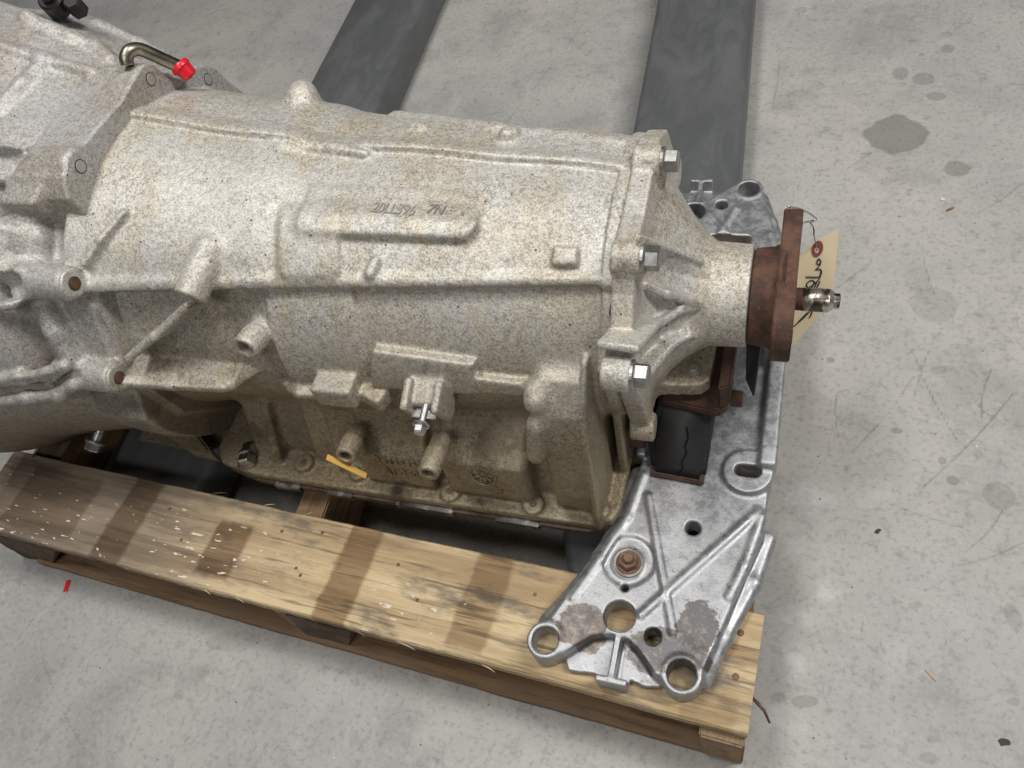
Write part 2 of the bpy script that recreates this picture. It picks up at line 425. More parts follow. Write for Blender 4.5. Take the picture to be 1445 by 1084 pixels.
def mat_fork():
    m = MT('fork_black_steel'); v = m.mapping(scale=(1, .35, 1))
    a = m.noise(22, 5, .65, v, .6); b = m.noise(7, 4, .6); s_ = m.noise(160, 3, .6, v)
    c = m.mix(m.sst(a, .40, .68), (.115, .119, .124), (.150, .154, .160))
    c = m.mix(m.math('MULTIPLY', m.sst(b, .55, .68), .35), c, (.15, .15, .145))
    ring = m.voro(42, m.mapping(scale=(1, .6, 1)), 'F1'); rm = m.math('MULTIPLY', m.math('MULTIPLY', m.sst(ring, .30, .38), m.sst(ring, .50, .42)), m.sst(m.noise(9, 3), .55, .62))
    c = m.mix(m.math('MULTIPLY', rm, .10), c, (.17, .17, .165))
    return m.out(c, m.ramp(a, [(.3, .36), (.7, .54)]), .15, m.bump(s_, .15, .0008))
M_FORK = mat_fork()

# pallet wood; x runs along the board; bands = strips of darker imprint left by earlier loads
def mat_wood(name, c1, c2, grain=1.0, bands=None, flecks=0.0, axis='x', dirty=.4, seed=0.0, weather=0.0):
    m = MT(name); rot = (0, 0, 0) if axis == 'x' else (0, 0, math.pi/2)
    src = m.mapping(rot=rot, loc=(seed, seed*1.7, seed))
    g = m.noise(34, 6, .7, m.mapping(scale=(.07, 1, 1), src=src), .25)
    g2 = m.noise(170, 4, .7, m.mapping(scale=(.045, 1, 1), src=src))
    blot = m.noise(7, 5, .62, m.mapping(scale=(.5, 1, 1), src=src)); mid = m.noise(26, 5, .65, m.mapping(scale=(.35, 1, 1), src=src))
    c = m.mix(m.sst(g, .33, .66), c1, c2)
    c = m.mix(m.math('MULTIPLY', m.sst(g2, .52, .66), .60*grain), c, tuple(x*.36 for x in c1))
    c = m.mix(m.math('MULTIPLY', m.sst(mid, .52, .68), dirty), c, (.15, .13, .105))
    c = m.mix(m.math('MULTIPLY', m.sst(blot, .52, .66), dirty*.8), c, (.19, .155, .115))
    g3 = m.noise(95, 4, .75, m.mapping(scale=(.035, 1, 1), src=src), .4)
    c = m.mix(m.math('MULTIPLY', m.sst(g3, .56, .66), .55*grain), c, tuple(x*.30 for x in c1)); c = m.mix(m.math('MULTIPLY', m.sst(g3, .42, .32), .35), c, tuple(min(1, x*1.18) for x in c2))
    h = m.math('ADD', m.math('ADD', g2, g3), m.math('MULTIPLY', g, .8))
    if weather:
        x, y, z = m.xyz()
        k = m.math('MULTIPLY', m.sst(m.math('ADD', x, m.math('MULTIPLY', m.math('SUBTRACT', blot, .5), .5)), -.52, -.78), weather)
        c = m.mix(k, c, m.mix(m.sst(g, .35, .65), (.12, .095, .075), (.27, .215, .165)))
    if bands:
        x, y, z = m.xyz(); wob = m.math('MULTIPLY', m.math('SUBTRACT', m.noise(60, 4, .6), .5), .012)
        xs = m.math('ADD', x, m.math('ADD', wob, m.math('MULTIPLY', y, -.05)))
        for x0, x1, y0, y1, k in bands:
            mk = m.math('MULTIPLY', m.math('MULTIPLY', m.sst(xs, x0-.003, x0+.003), m.sst(xs, x1+.004, x1-.004)),
                        m.math('MULTIPLY', m.sst(m.math('ADD', y, wob), y0-.004, y0+.006), m.sst(m.math('ADD', y, wob), y1+.006, y1-.004)))
            c = m.mix(m.math('MULTIPLY', mk, k), c, m.mix(.95, c, (.36, .275, .20), 'MULTIPLY'))
    nrm = m.bump(h, .5, .0012)
    if flecks:
        fn = m.noise(210, 2, .5, m.mapping(scale=(.34, 1, 1), rot=(0, 0, -.12), src=src)); cl = m.noise(13, 3, .6, src)
        x, y, z = m.xyz()
        zone = m.math('MAXIMUM', m.math('MULTIPLY', m.sst(x, -.46, -.56), m.sst(y, .10, .075)), m.math('MULTIPLY', m.math('MULTIPLY', m.sst(x, -.42, -.39), m.sst(x, -.27, -.31)), m.sst(y, .075, .05)))
        mk = m.math('MULTIPLY', m.sst(m.math('ADD', fn, m.math('MULTIPLY', m.math('SUBTRACT', cl, .5), .30)), .672, .705), m.math('MULTIPLY', zone, flecks))
        c = m.mix(mk, c, (.72, .66, .54))
    return m.out(c, .78, 0, nrm, .25)

def mat_floor():
    m = MT('concrete_floor')
    def att(n): a = m.n('ShaderNodeAttribute'); a.attribute_name = n; return a.outputs['Fac']
    big = m.noise(1.7, 4, .6); cloud = m.noise(6.5, 5, .64, None, .5); fine = m.noise(48, 5, .72); grit = m.noise(420, 2, .6)
    st = m.noise(24, 4, .68, m.mapping(scale=(1, .30, 1), rot=(0, 0, .9)), .6)
    c = m.mix(m.sst(big, .36, .64), (.37, .366, .355), (.475, .458, .42))
    c = m.mix(m.math('MULTIPLY', m.sst(cloud, .46, .68), .50), c, (.25, .247, .24))
    c = m.mix(m.math('MULTIPLY', m.sst(cloud, .46, .30), .45), c, (.47, .46, .435))
    c = m.mix(m.math('MULTIPLY', m.sst(fine, .52, .68), .50), c, (.23, .222, .21))
    c = m.mix(m.math('MULTIPLY', m.sst(st, .55, .74), .30), c, (.52, .515, .50))
    fine2 = m.noise(150, 4, .7); c = m.mix(m.math('MULTIPLY', m.sst(fine2, .53, .64), .46), c, (.21, .205, .195)); c = m.mix(m.math('MULTIPLY', m.sst(fine2, .42, .32), .35), c, (.56, .55, .525))
    c = m.mix(m.math('MULTIPLY', m.sst(grit, .60, .72), .25), c, (.16, .155, .15))
    wob = m.math('SUBTRACT', m.noise(36, 4, .7), .5)
    smk = m.math('MULTIPLY', m.sst(m.math('ADD', att('stain'), m.math('MULTIPLY', wob, .55)), -.04, .08), att('stain_strength'))
    c = m.mix(smk, c, (.175, .168, .158))
    sc_ = m.math('MULTIPLY', m.sst(m.math('ADD', att('scuff'), m.math('MULTIPLY', wob, 2.2)), .0, .9), m.sst(fine, .30, .60))
    c = m.mix(m.math('MULTIPLY', sc_, .50), c, (.62, .62, .61))
    scm = m.math('MULTIPLY', m.sst(m.math('ADD', att('scratch'), m.math('MULTIPLY', wob, .0012)), .0021, .0006), m.sst(cloud, .36, .60))
    c = m.mix(m.math('MULTIPLY', scm, .55), c, (.16, .155, .15))
    spec = m.voro(30); c = m.mix(m.math('MULTIPLY', m.sst(spec, .05, .03), .75), c, (.08, .075, .07))
    specl = m.voro(17, m.mapping(loc=(3, 5, 0))); c = m.mix(m.math('MULTIPLY', m.sst(specl, .03, .02), .7), c, (.66, .66, .64))
    return m.out(c, m.ramp(cloud, [(.3, .48), (.7, .66)]), 0, m.bump(fine, .16, .001), .35)
M_FLOOR = mat_floor()

# ------------------------------------------------------------------ floor: one sheet, finely divided where its stains and scratches show
def F0(px, py): return onW(px, py, 0.0)
gx = np.concatenate([[-9, -5, -2.5], np.arange(-1.35, .56, .0034), [1.5, 4, 9]]); gy = np.concatenate([[-6, -3, -1], np.arange(-.45, 1.42, .0034), [2.5, 6, 11]])
GX, GY = np.meshgrid(gx, gy, indexing='ij'); nx_, ny_ = GX.shape
FS = np.full(GX.shape, -3.0, np.float32); FK = np.zeros_like(FS); FU = np.full_like(FS, -3.0); FD = np.full_like(FS, .1)
def spot(pxc, pxr, pyr, p=2.0):
    q = F0(*pxc); qx = F0(pxc[0]+pxr, pxc[1]); qy = F0(pxc[0], pxc[1]-pyr)
    rx = np.linalg.norm(qx-q); ry = np.linalg.norm(qy-q); a = math.atan2(qx[1]-q[1], qx[0]-q[0]); dx, dy = GX-q[0], GY-q[1]
    u = np.abs(dx*math.cos(a)+dy*math.sin(a))/rx; v = np.abs(dy*math.cos(a)-dx*math.sin(a))/ry
    return 1 - (u**p + v**p)**(1/p)
for pxc, a_, b_, k_, p_ in (((1264, 190), 50, 29, .66, 1.4), ((1350, 238), 19, 11, .5, 2), ((1303, 111), 17, 9, .42, 2), ((1271, 104), 12, 9, .42, 2), ((1321, 136), 14, 6, .42, 2), ((1337, 69), 11, 6, .45, 2),
        ((1335, 49), 9, 5, .3, 2), ((1300, 77), 5, 3, .35, 2), ((1410, 700), 24, 20, .34, 2), ((1318, 430), 34, 24, .22, 2), ((1136, 990), 20, 9, .42, 2), ((1098, 985), 12, 8, .35, 2), ((1345, 678), 10, 7, .55, 1.6),
        ((1330, 650), 7, 6, .45, 1.6), ((1266, 608), 9, 4, .5, 2), ((1325, 522), 12, 6, .32, 2), ((1430, 870), 12, 20, .28, 2), ((1430, 990), 10, 7, .35, 2), ((1310, 1070), 14, 8, .3, 2), ((1172, 508), 6, 5, .5, 2),
        ((1168, 182), 7, 4, .3, 2), ((1287, 58), 8, 2, .4, 2), ((330, 905), 40, 14, .2, 2), ((265, 800), 30, 22, .22, 2), ((560, 80), 60, 14, .16, 2), ((1130, 14), 9, 4, .3, 2)):
    f_ = spot(pxc, a_, b_, p_); mk_ = f_ > FS; FS[mk_] = f_[mk_]; FK[f_ > -.9] = np.maximum(FK[f_ > -.9], 0); FK[mk_ & (f_ > -1.2)] = k_
for pxc, a_, b_ in (((1140, 705), 46, 30), ((1118, 760), 26, 46), ((1165, 835), 22, 26), ((1240, 700), 54, 28), ((1130, 870), 34, 24), ((1100, 1020), 40, 40), ((1120, 935), 24, 30)):
    FU = np.maximum(FU, spot(pxc, a_, b_))
for p_, q_ in (((1180, 555), (1270, 515)), ((1200, 640), (1290, 530)), ((1300, 690), (1430, 555)), ((1180, 560), (1190, 640)), ((1195, 660), (1175, 730)), ((1210, 690), (1360, 745)), ((1130, 8), (1290, 45)), ((1290, 500), (1350, 620)),
        ((1330, 460), (1290, 560)), ((1255, 345), (1160, 420)), ((1180, 250), (1205, 330)), ((1340, 800), (1445, 765)), ((1220, 500), (1235, 560)), ((1370, 560), (1420, 600)), ((1400, 520), (1385, 590)), ((1120, 280), (1230, 215)),
        ((1245, 640), (1240, 720)), ((1360, 780), (1415, 720)), ((620, 130), (760, 40)), ((60, 930), (120, 1060)), ((400, 1040), (440, 1084)), ((1300, 330), (1320, 420)), ((1090, 150), (1100, 60)), ((1380, 300), (1440, 260)), ((700, 190), (840, 10))):
    A_, B_ = F0(*p_), F0(*q_); d_ = (B_-A_)[:2]; L2 = d_ @ d_; t_ = np.clip(((GX-A_[0])*d_[0] + (GY-A_[1])*d_[1])/L2, 0, 1)
    bow = .004*np.sin(t_*math.pi)*(1 if p_[0] % 2 else -1)/max(math.sqrt(L2), .05)*.1
    FD = np.minimum(FD, np.hypot(GX-A_[0]-t_*d_[0]+bow*d_[1]*10, GY-A_[1]-t_*d_[1]-bow*d_[0]*10))
ii = np.arange(nx_*ny_).reshape(nx_, ny_)
fme = me_np('floor', np.stack([GX.ravel(), GY.ravel(), np.zeros(GX.size)], 1), np.stack([ii[:-1, :-1].ravel(), ii[1:, :-1].ravel(), ii[1:, 1:].ravel(), ii[:-1, 1:].ravel()], 1), False)
for n_, f_ in (('stain', FS), ('stain_strength', FK), ('scuff', FU), ('scratch', FD)):
    at_ = fme.attributes.new(n_, 'FLOAT', 'POINT'); at_.data.foreach_set('value', f_.astype(np.float32).ravel())
fl = link('floor', fme, M_FLOOR); fl['kind'] = 'structure'

# ------------------------------------------------------------------ forks of the lift, pushed under the pallet
def fork_blade(x0, label):
    wd, zt, zb = .177, .0752, .012
    root = empty('lift_fork', (0, .6, 0), 0.0906631)      # fork frame: y runs along the blade
    prof = [(x0, zb), (x0, zt-.012), (x0+.003, zt-.004), (x0+.011, zt), (x0+wd-.011, zt), (x0+wd-.003, zt-.004), (x0+wd, zt-.012), (x0+wd, zb),
            (x0+wd-.008, zb), (x0+wd-.008, zt-.012), (x0+.008, zt-.012), (x0+.008, zb)]
    bm = bmesh.new(); rings = []; cx = x0+wd/2
    ys = [1.9, -.30, -.40, -.44, -.465, -.48]; k = [1, 1, .93, .80, .55, .25]
    for y, s in zip(ys, k):
        rings.append([bm.verts.new((cx+(px-cx)*s, y, zb + (pz-zb)*(.55+.45*s) + .0)) for px, pz in prof])
    n = len(prof)
    for A, B in zip(rings, rings[1:]):
        for i in range(n): bm.faces.new((A[i], A[(i+1) % n], B[(i+1) % n], B[i]))
    bm.faces.new(rings[0]); bm.faces.new(rings[-1][::-1])
    me = me_bm('fork_blade', bm); auto_smooth(me, 50)
    link('blade', me, M_FORK, root)
    bm = bmesh.new(); bm_lathe(bm, [(-.05, .035), (.05, .035)], (cx, -.22, .036), (1, 0, 0), 24); link('load_roller', me_bm('load_roller', bm), M_BLACK, root)
    tag(root, label, 'fork', 'forks of the pallet lift')
    return root
fork_blade(-.9462, 'black steel lift fork left of the other, passing under the middle of the gearbox')
fork_blade(-.2775, 'black steel lift fork nearer the crossmember, running straight back to the top edge')

# ------------------------------------------------------------------ pallet
PL, PW, PH, PT = 1.016, .1138, .1264, .016
pal = empty('wooden_pallet', (-.508, .6, 0))
tag(pal, 'weathered wooden pallet carrying the gearbox, front board stained dark in bands', 'pallet')
def wp(name, me, mat): return link(name, me, mat, pal, (.508, -.6, 0))
def bandx(px, py): return float(onW(px, py, PH)[0])
BANDS = [(bandx(20, 700), bandx(122, 715), .012, .098, .55), (bandx(160, 725), bandx(208, 720), -.02, .2, .75), (bandx(290, 770), bandx(342, 770), .012, .082, .8),
         (bandx(462, 815), bandx(512, 815), -.02, .2, .8), (bandx(645, 855), bandx(700, 860), .008, .2, .62), (bandx(960, 985), bandx(1040, 985), -.02, .03, .35)]
M_W1 = mat_wood('pallet_board_pine', (.37, .262, .148), (.63, .495, .305), 1.15, BANDS, .95, 'x', .85, 0, .90)
M_W2 = mat_wood('pallet_board_brown', (.25, .155, .085), (.34, .22, .13), .9, None, 0, 'x', .45, 2.0)
M_W3 = mat_wood('stringer_wood', (.24, .15, .08), (.36, .23, .13), 1.0, None, 0, 'y', .4, 4.0)
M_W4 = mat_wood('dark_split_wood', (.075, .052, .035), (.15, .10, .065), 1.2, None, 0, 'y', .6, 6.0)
M_SPL = mat_plain('fresh_splinter', (.60, .48, .31), .8)
def board(name, x0, x1, y0, y1, z0, z1, mat, rag=.0012, nx=120, ny=6, seed=0, slope=0.0):
    """a sawn board with ragged arrises"""
    r = np.random.default_rng(seed); xs = np.linspace(x0, x1, nx)
    def wobb(amp):
        t = np.cumsum(r.normal(0, 1, nx)); t -= np.linspace(t[0], t[-1], nx); return amp*(t/(np.abs(t).max()+1e-6)) + r.normal(0, amp*.10, nx)*(r.random(nx) > .6)
    loop = []
    e0, e1 = wobb(rag), wobb(rag); t0, t1 = wobb(rag*.6), wobb(rag*.6); ew = wobb(.0008)
    b = .0018
    for i, x in enumerate(xs):
        ya, yb = y0+e0[i], y1+e1[i]; za, zb = z1+min(0, t0[i]), z1+min(0, t1[i])
        ym = [ya + (yb-ya)*k for k in (.25, .5, .75)]
        loop.append([(x, ya, z0), (x, ya, za-b*1.4), (x, ya+b, za)] + [(x, yy, z1+ew[i]*.3) for yy in ym] + [(x, yb-b, zb), (x, yb, zb-b*1.4), (x, yb, z0)])
    n = len(loop[0]); V = [p for l in loop for p in l]; F = []
    for i in range(nx-1):
        for j in range(n): F.append((i*n+j, i*n+(j+1) % n, (i+1)*n+(j+1) % n, (i+1)*n+j))
    me = bpy.data.meshes.new(name); me.from_pydata(V, [], F + [tuple(range(n))[::-1], tuple((nx-1)*n+j for j in range(n))]); me.update()
    bm = bmesh.new(); bm.from_mesh(me); bmesh.ops.recalc_face_normals(bm, faces=bm.faces[:]); bm.to_mesh(me); bm.free()
    return wp(name, me, mat)
o = board('deck_board', -PL, 0, 0, PW, PH-PT, PH, M_W1, .0014, 260, seed=3)
o['label'] = 'front deck board with dark bands and pale flecks'
for i, y0 in enumerate((.235, .375, .517)):
    board('deck_board', -PL, -.004-.075*y0, y0, y0+.09, PH-PT, PH, M_W2, .001, 40, seed=10+i)
for i, y0 in enumerate((-.0056, .26, .50)):
    board('bottom_board', -PL+.03, -.002-.075*max(y0, 0), y0, y0+.10, .0005, .0165, M_W2, .0012, 120, seed=20+i)
def stringer(x0, x1, yf, mat):
    bm = bmesh.new(); r = random.Random(int(abs(x0)*100))
    prof = [(yf, .0170), (yf, PH-PT-.0005), (.612, PH-PT-.0005), (.612, .0170)]
    me = me_prism('stringer', [(y, z) for y, z in prof], x0, x1, .002, Matrix(((0, 0, 1, 0), (1, 0, 0, 0), (0, 1, 0, 0), (0, 0, 0, 1))))
    for v in me.vertices: v.co.x -= .075*max(v.co.y, 0)
    return wp('stringer', me, mat)
stringer(-.043, -.001, -.009, M_W3)
stringer(-.548, -.508, .004, M_W3)
stringer(-.995, -.955, .006, M_W3)
# split, darkened stringer ends that stick out below the front board
def splinter(name, pts, mat):
    bm = bmesh.new(); vs = [bm.verts.new(p) for p in pts]; bmesh.ops.convex_hull(bm, input=vs)
    bmesh.ops.subdivide_edges(bm, edges=bm.edges[:], cuts=3, use_grid_fill=True)
    r = random.Random(5)
    for v in bm.verts: v.co += Vector((r.uniform(-1, 1), r.uniform(-1, 1), r.uniform(-1, 1)))*.0009
    return wp(name, me_bm(name, bm), mat)
def onWY(px, py, Y): d = ray(px, py); return CAM + d*(Y - CAM[1])/d[1]
def sliver(pxs, y0, t):
    P = [onWY(*q, y0) for q in pxs]
    return splinter('split_stringer_end', [tuple(p) for p in P] + [(p[0]+.002, p[1]+t, p[2]) for p in P], M_W4)
sliver([(402, 868), (442, 881), (494, 893), (492, 914), (462, 916), (430, 893)], -.001, .014)
sliver([(-20, 752), (40, 768), (78, 780), (74, 802), (48, 796), (10, 772)], -.001, .014)
splinter('split_stringer_top', [(-.996, .115, .1105), (-.950, .115, .1105), (-.996, .19, .120), (-.952, .19, .118), (-.99, .19, .108), (-.95, .19, .108)], M_W4)
for k_, (px_, py_, L_) in enumerate(((168, 797, .022), (286, 831, .014), (330, 842, .018), (500, 889, .016), (560, 905, .024), (680, 938, .016), (850, 979, .012), (372, 713, .016), (430, 726, .012), (300, 696, .02))):
    b_ = onW(px_, py_, PH); up_ = .0025 if py_ > 760 else .004; sgn_ = -1 if py_ > 760 else 1
    twig_pts = [b_ + np.array([0, 0, -.001]), b_ + np.array([L_*.5, sgn_*.0015, up_*.5]), b_ + np.array([L_, sgn_*.004, up_*(.3 if k_ % 2 else 1)])]
    wp('splinter', me_tube('splinter', twig_pts, [.0008, .0006, .0002], 5), M_W2 if k_ % 3 == 0 else M_SPL)
# nails
nail_me = me_lathe('nail_head', [(-.012, .0014), (-.0005, .0016), (0, .0034), (.0009, .0030), (.0011, .0015)], (0, 0, 0), (0, 0, 1), 14)
for px, py in ((1045, 893), (1038, 955), (1013, 928), (1009, 950), (562, 797), (589, 847), (755, 839), (424, 812), (418, 802), (398, 750), (455, 752), (256, 762), (48, 644), (17, 662), (240, 718), (104, 683)):
    p = onW(px, py, PH); big = px > 1000
    s_ = 1.0 if px in (1045, 1038) else .62
    o = wp('nail', nail_me, M_RUSTB); o.location = (.508 + p[0], -.6 + p[1], PH + .0002); o.scale = (s_, s_, s_); o.rotation_euler = (random.uniform(-.1, .1), random.uniform(-.1, .1), 0)
def twig(name, pts, r, mat):
    return wp(name, me_tube(name, pts, r, 6), mat)
p0 = onW(1062, 985, .06); p1 = onW(1086, 1020, .045)
twig('bent_nail', [p0, (p0+p1)/2 + np.array([.003, 0, .002]), p1], [.0018, .0017, .0012], M_RUSTB)
p2 = onW(1073, 993, .055); twig('wood_splinter', [p0, p2], [.0014, .0004], M_W4)

from mathutils.bvhtree import BVHTree
def shot(me):
    """first hit of a photo pixel on a casting, with its normal"""
    bm = bmesh.new(); bm.from_mesh(me); T = BVHTree.FromBMesh(bm); bm.free()
    def f(px, py):
        d = Vector(rayT(px, py)).normalized(); h = T.ray_cast(Vector(CT), d); return (np.array(h[0]), np.array(h[1])) if h[0] is not None else (None, None)
    return f
# ================================================================== GEARBOX
gb = empty('automatic_gearbox', tuple(toW((BASE_A, 0, BASE_Z - Z0))), math.atan2(AX[1], AX[0]))
tag(gb, 'large dirty cast aluminium automatic gearbox with oxidised speckled case lying on the pallet', 'gearbox')
GO = (-BASE_A, 0, Z0 - BASE_Z)
def gp(name, me, mat, parent=None):
    if parent is None: return link(name, me, mat, gb, GO)
    return link(name, me, mat, parent)
def unit(v): v = np.array(v, float); return v/np.linalg.norm(v)

def along(p, px, py, k=1.0):
    t = float((np.array(p) - CT) @ np.array([C_F @ AX, C_F @ SD, C_F[2]])); return CT + rayT(px, py)*t*k
# ---------------- main case
def Ru(a): return np.interp(a, [-.70, -.66, -.6, -.5, -.45, -.28, -.14], [.203, .196, .183, .168, .160, .147, .133])
def ridge(a): return np.interp(a, [-.65, -.5, -.305, -.142], [40.5, 43.3, 47.2, 51.5])
def case_base(a, y, z):
    r = np.sqrt(y*y + z*z); ps = np.degrees(np.arctan2(z, -y)); pr = ridge(a)
    R = Ru(a) + .0045*ss(a, -.440, -.478)*ss(ps, 40, 55)
    below = ss(ps, pr+.25, pr-.45)
    step = np.interp(a, [-.66, -.6, -.50, -.47, -.45, -.14], [.030, .030, .024, .014, .012, .010])
    R = R - step*below + .0035*np.exp(-((ps-pr-2.2)/2.4)**2)
    R = R + .0045*below*ss(a, -.474, -.468)*ss(a, -.376, -.380)*ss(ps, -60, -10)     # barrel band below the rib
    R = R + np.interp(a, [-.64, -.56, -.45], [.003, .007, .012])*ss(ps, 88, 128)
    q_ = ps - 98.6
    R = R + .0062*ss(q_, -1.2, -.2)*ss(q_, 9, .6)*ss(a, -.41, -.385)*ss(a, -.142, -.150)
    q_ = ps - 97.0
    R = R + .0060*ss(q_, -1.1, -.2)*ss(q_, 9, .6)*ss(a, -.38, -.41)
    # flat shoulder on top, gentle waviness of the casting
    R = R - .0012*np.sin(a*46+1.2)*ss(ps, 55, 75)
    return np.maximum(np.maximum(r - R, a + .1412), -.664 - a)
def hitC(px, py, off=0.0): return onRad(px, py, Ru, off)
cs = Cast((-.70, -.222, -.178), (-.135, .205, .222), .0018)
cs.add(case_base, 0)
def pad(pxs, h, top=None, k=.006, rnd=.003, fade=None):
    """raised pad on the upper shell: outline in pixels of the photograph turned into (a, arc) on the casting"""
    P = [hitC(*p) for p in pxs]; R0 = float(Ru(np.mean([p[0] for p in P])))
    pts = [(p[0], math.radians(psi(p))*R0) for p in P]
    def f(a, y, z):
        r = np.sqrt(y*y+z*z); ar = np.arctan2(z, -y)*R0
        Rt = Ru(a) + h
        if fade: Rt = Rt - h*ss(np.degrees(ar/R0), fade[0], fade[1])
        A = poly2(a, ar, pts) + rnd; B = r - Rt + rnd
        return np.maximum(np.minimum(np.maximum(A, B), 0) + np.sqrt(np.maximum(A, 0)**2 + np.maximum(B, 0)**2) - rnd, (Ru(a) - .012) - r)
    P = np.array(P); lo, hi = P.min(0) - .03, P.max(0) + .03
    cs.add(f, k, lo, hi)
pad([(440, 262), (655, 272), (672, 282), (678, 318), (672, 332), (658, 342), (560, 338), (478, 335), (430, 331), (424, 322)], .0095, k=.006, rnd=.004, fade=(67, 79))
pad([(400, 290), (470, 292), (480, 335), (482, 384), (472, 391), (410, 392), (398, 386)], .0068, k=.008, rnd=.004, fade=(64, 75))
pad([(780, 376), (816, 377), (818, 352), (784, 350)], .0085, k=.004, rnd=.0025)
cs.add(capsule(hitC(531, 368, .001), hitC(523, 386, .003), .0048, .0055), .003)
# top bumps
cs.add(capsule(onA(428, 135, -.497) + np.array([0, 0, -.02]), onA(428, 134, -.497), .015), .006)
p = onA(425, 140, -.497); cs.add(capsule(p + np.array([-.03, -.02, -.02]), p + np.array([0, -.004, -.006]), .016), .01)
cs.add(capsule(onRad(715, 192, Ru, .009), onRad(722, 190, Ru, .009), .008), .006)
cs.add(capsule(onRad(587, 180, Ru, .008), onRad(596, 182, Ru, .008), .006), .005)
# long upper shelf rib on the far shoulder
chain(cs, [onRad(*q, Ru, .007) for q in ((560, 165), (700, 184), (880, 205))], .006, .008)
# wavy seam rib at the upper left
chain(cs, [onRad(*q, Ru, .003) for q in ((388, 203), (410, 207), (470, 211), (515, 217))], .0042, .005)
# rear end flange lip of the case
def lip(a, y, z):
    r = np.sqrt(y*y+z*z); ps = np.degrees(np.arctan2(z, -y))
    return np.maximum(np.maximum(r - Ru(a) - .0035 - .012*ss(ps, 88, 128) + .008*ss(ps, 51, 49), np.abs(a + .146) - .005), .10 - r)
cs.add(lip, .003, (-.16, -.16, -.02), (-.135, .16, .16))

# ---------------- tube bosses and ribs on the near side
def tube_boss(p_in, p_out, r, bore, k=.006):
    L_ = np.linalg.norm(p_out-p_in); cs.add(capsule(p_in, p_in + (p_out-p_in)*max(.05, (L_-r-.002)/L_), r*.9, r*.97), k); cs.add(cyl(p_in + (p_out-p_in)*.3, p_out, r, .0015), .003)
    d = unit(p_out-p_in); cs.cut(cyl(p_out - d*.03, p_out + d*.01, bore, .0005), .001)
A1 = onRad(297, 352, Ru, .0); A2 = onRad(268, 420, Ru, .016); tube_boss(A1, A2, .0155, .0095, .007)
B1 = onRad(372, 462, Ru, -.022); B2 = onRad(345, 493, Ru, .008); tube_boss(B1, B2, .0135, .0085, .006)
FA = -.642                                                       # plane of the bell flange
BO = {n: onA(*p, FA) for n, p in (('a', (293, 112)), ('b', (212, 112)), ('c', (113, 235)), ('d', (105, 400)), ('e', (168, 533)))}
def radial_rib(px_pts, off, depth, t, k=.004):
    P = [onRad(*q, Ru, off) for q in px_pts]
    for p, q in zip(P, P[1:]):
        mid = (p+q)/2; n = unit([0, mid[1], mid[2]]); U = unit(q-p); L = np.linalg.norm(q-p)
        cs.add(prism(p, U, n, [(-.002, .0), (L+.002, 0), (L+.002, -depth), (-.002, -depth)], t, .002), k)
radial_rib([(178, 508), (215, 476), (262, 432)], .004, .045, .008)
radial_rib([(114, 372), (138, 338), (172, 297)], .012, .04, .008)
# lower flange of the near side (split rib from the lower bell bolt to the middle lug)
LF = [onRad(*q, Ru, .004) for q in ((165, 545), (240, 549), (330, 554), (420, 561), (500, 566))]
for p, q in zip(LF, LF[1:]):
    U = unit(q-p); cs.add(prism(p, U, (0, 1, .06), [(-.003, 0), (np.linalg.norm(q-p)+.003, 0), (np.linalg.norm(q-p)+.003, .06), (-.003, .06)], .010, .003), .005)
# lug with the rounded nose on that flange
p = onRad(472, 548, Ru, .006); cs.add(box(p + np.array([0, .012, -.006]), (.022, .022, .014), rnd=.003), .004)
p = onRad(512, 556, Ru, .002); cs.add(box(p + np.array([0, .015, -.004]), (.030, .018, .010), R=[(.94, -.34, 0), (.34, .94, 0), (0, 0, 1)], rnd=.003), .004)
# raised bar low on the barrel
def lowpad(pxs, off, h, k=.004):
    f0 = lambda a: Ru(a) - .008
    P = [onRad(*p, f0) for p in pxs]; R0 = float(f0(np.mean([p[0] for p in P]))); pts = [(p[0], math.radians(psi(p))*R0) for p in P]
    def f(a, y, z):
        r = np.sqrt(y*y+z*z); ar = np.arctan2(z, -y)*R0; A = poly2(a, ar, pts) + .003; B = r - f0(a) - h + .003
        return np.maximum(np.minimum(np.maximum(A, B), 0) + np.sqrt(np.maximum(A, 0)**2 + np.maximum(B, 0)**2) - .003, (f0(a)-.012) - r)
    P = np.array(P); cs.add(f, k, P.min(0)-.03, P.max(0)+.03)
lowpad([(530, 488), (672, 507), (668, 548), (600, 545), (528, 538)], 0, .0085)
lowpad([(672, 527), (745, 535), (745, 552), (668, 548)], 0, .0075)
# ---------------- valve-body side of the case: sloped wall, bulges, pan rail
ZR = .150 - Z0                                                   # lower face of the pan rail
def wall_prism(pts, a0, a1, rnd=.004): return prism(((a0+a1)/2, 0, 0), (0, 1, 0), (0, 0, 1), pts, abs(a1-a0), rnd)
cs.add(wall_prism([(-.110, -.02), (-.142, -.09), (-.166, ZR+.012), (.13, ZR+.012), (.13, -.02), (-.05, .0)], -.512, -.164), .010)
cs.add(wall_prism([(-.10, -.04), (-.130, -.095), (-.158, ZR+.012), (.13, ZR+.012), (.13, -.03), (-.05, -.01)], -.606, -.50), .014)
for a_ in (-.560, -.47):
    cs.add(prism((a_, 0, 0), (0, 1, 0), (0, 0, 1), [(-.09, -.03), (-.138, -.075), (-.172, ZR+.03), (-.176, ZR+.012), (-.09, ZR+.012)], .012, .003), .010)
for a0, a1, pts in ((-.334, -.234, [(-.10, -.044), (-.136, -.060), (-.175, -.084), (-.181, ZR+.032), (-.176, ZR+.010), (-.10, ZR+.010)]),
                    (-.213, -.165, [(-.09, .05), (-.138, .034), (-.160, .008), (-.179, -.115), (-.178, ZR+.008), (-.10, ZR+.010)])):
    cs.add(wall_prism(pts, a0, a1, .010), .008)
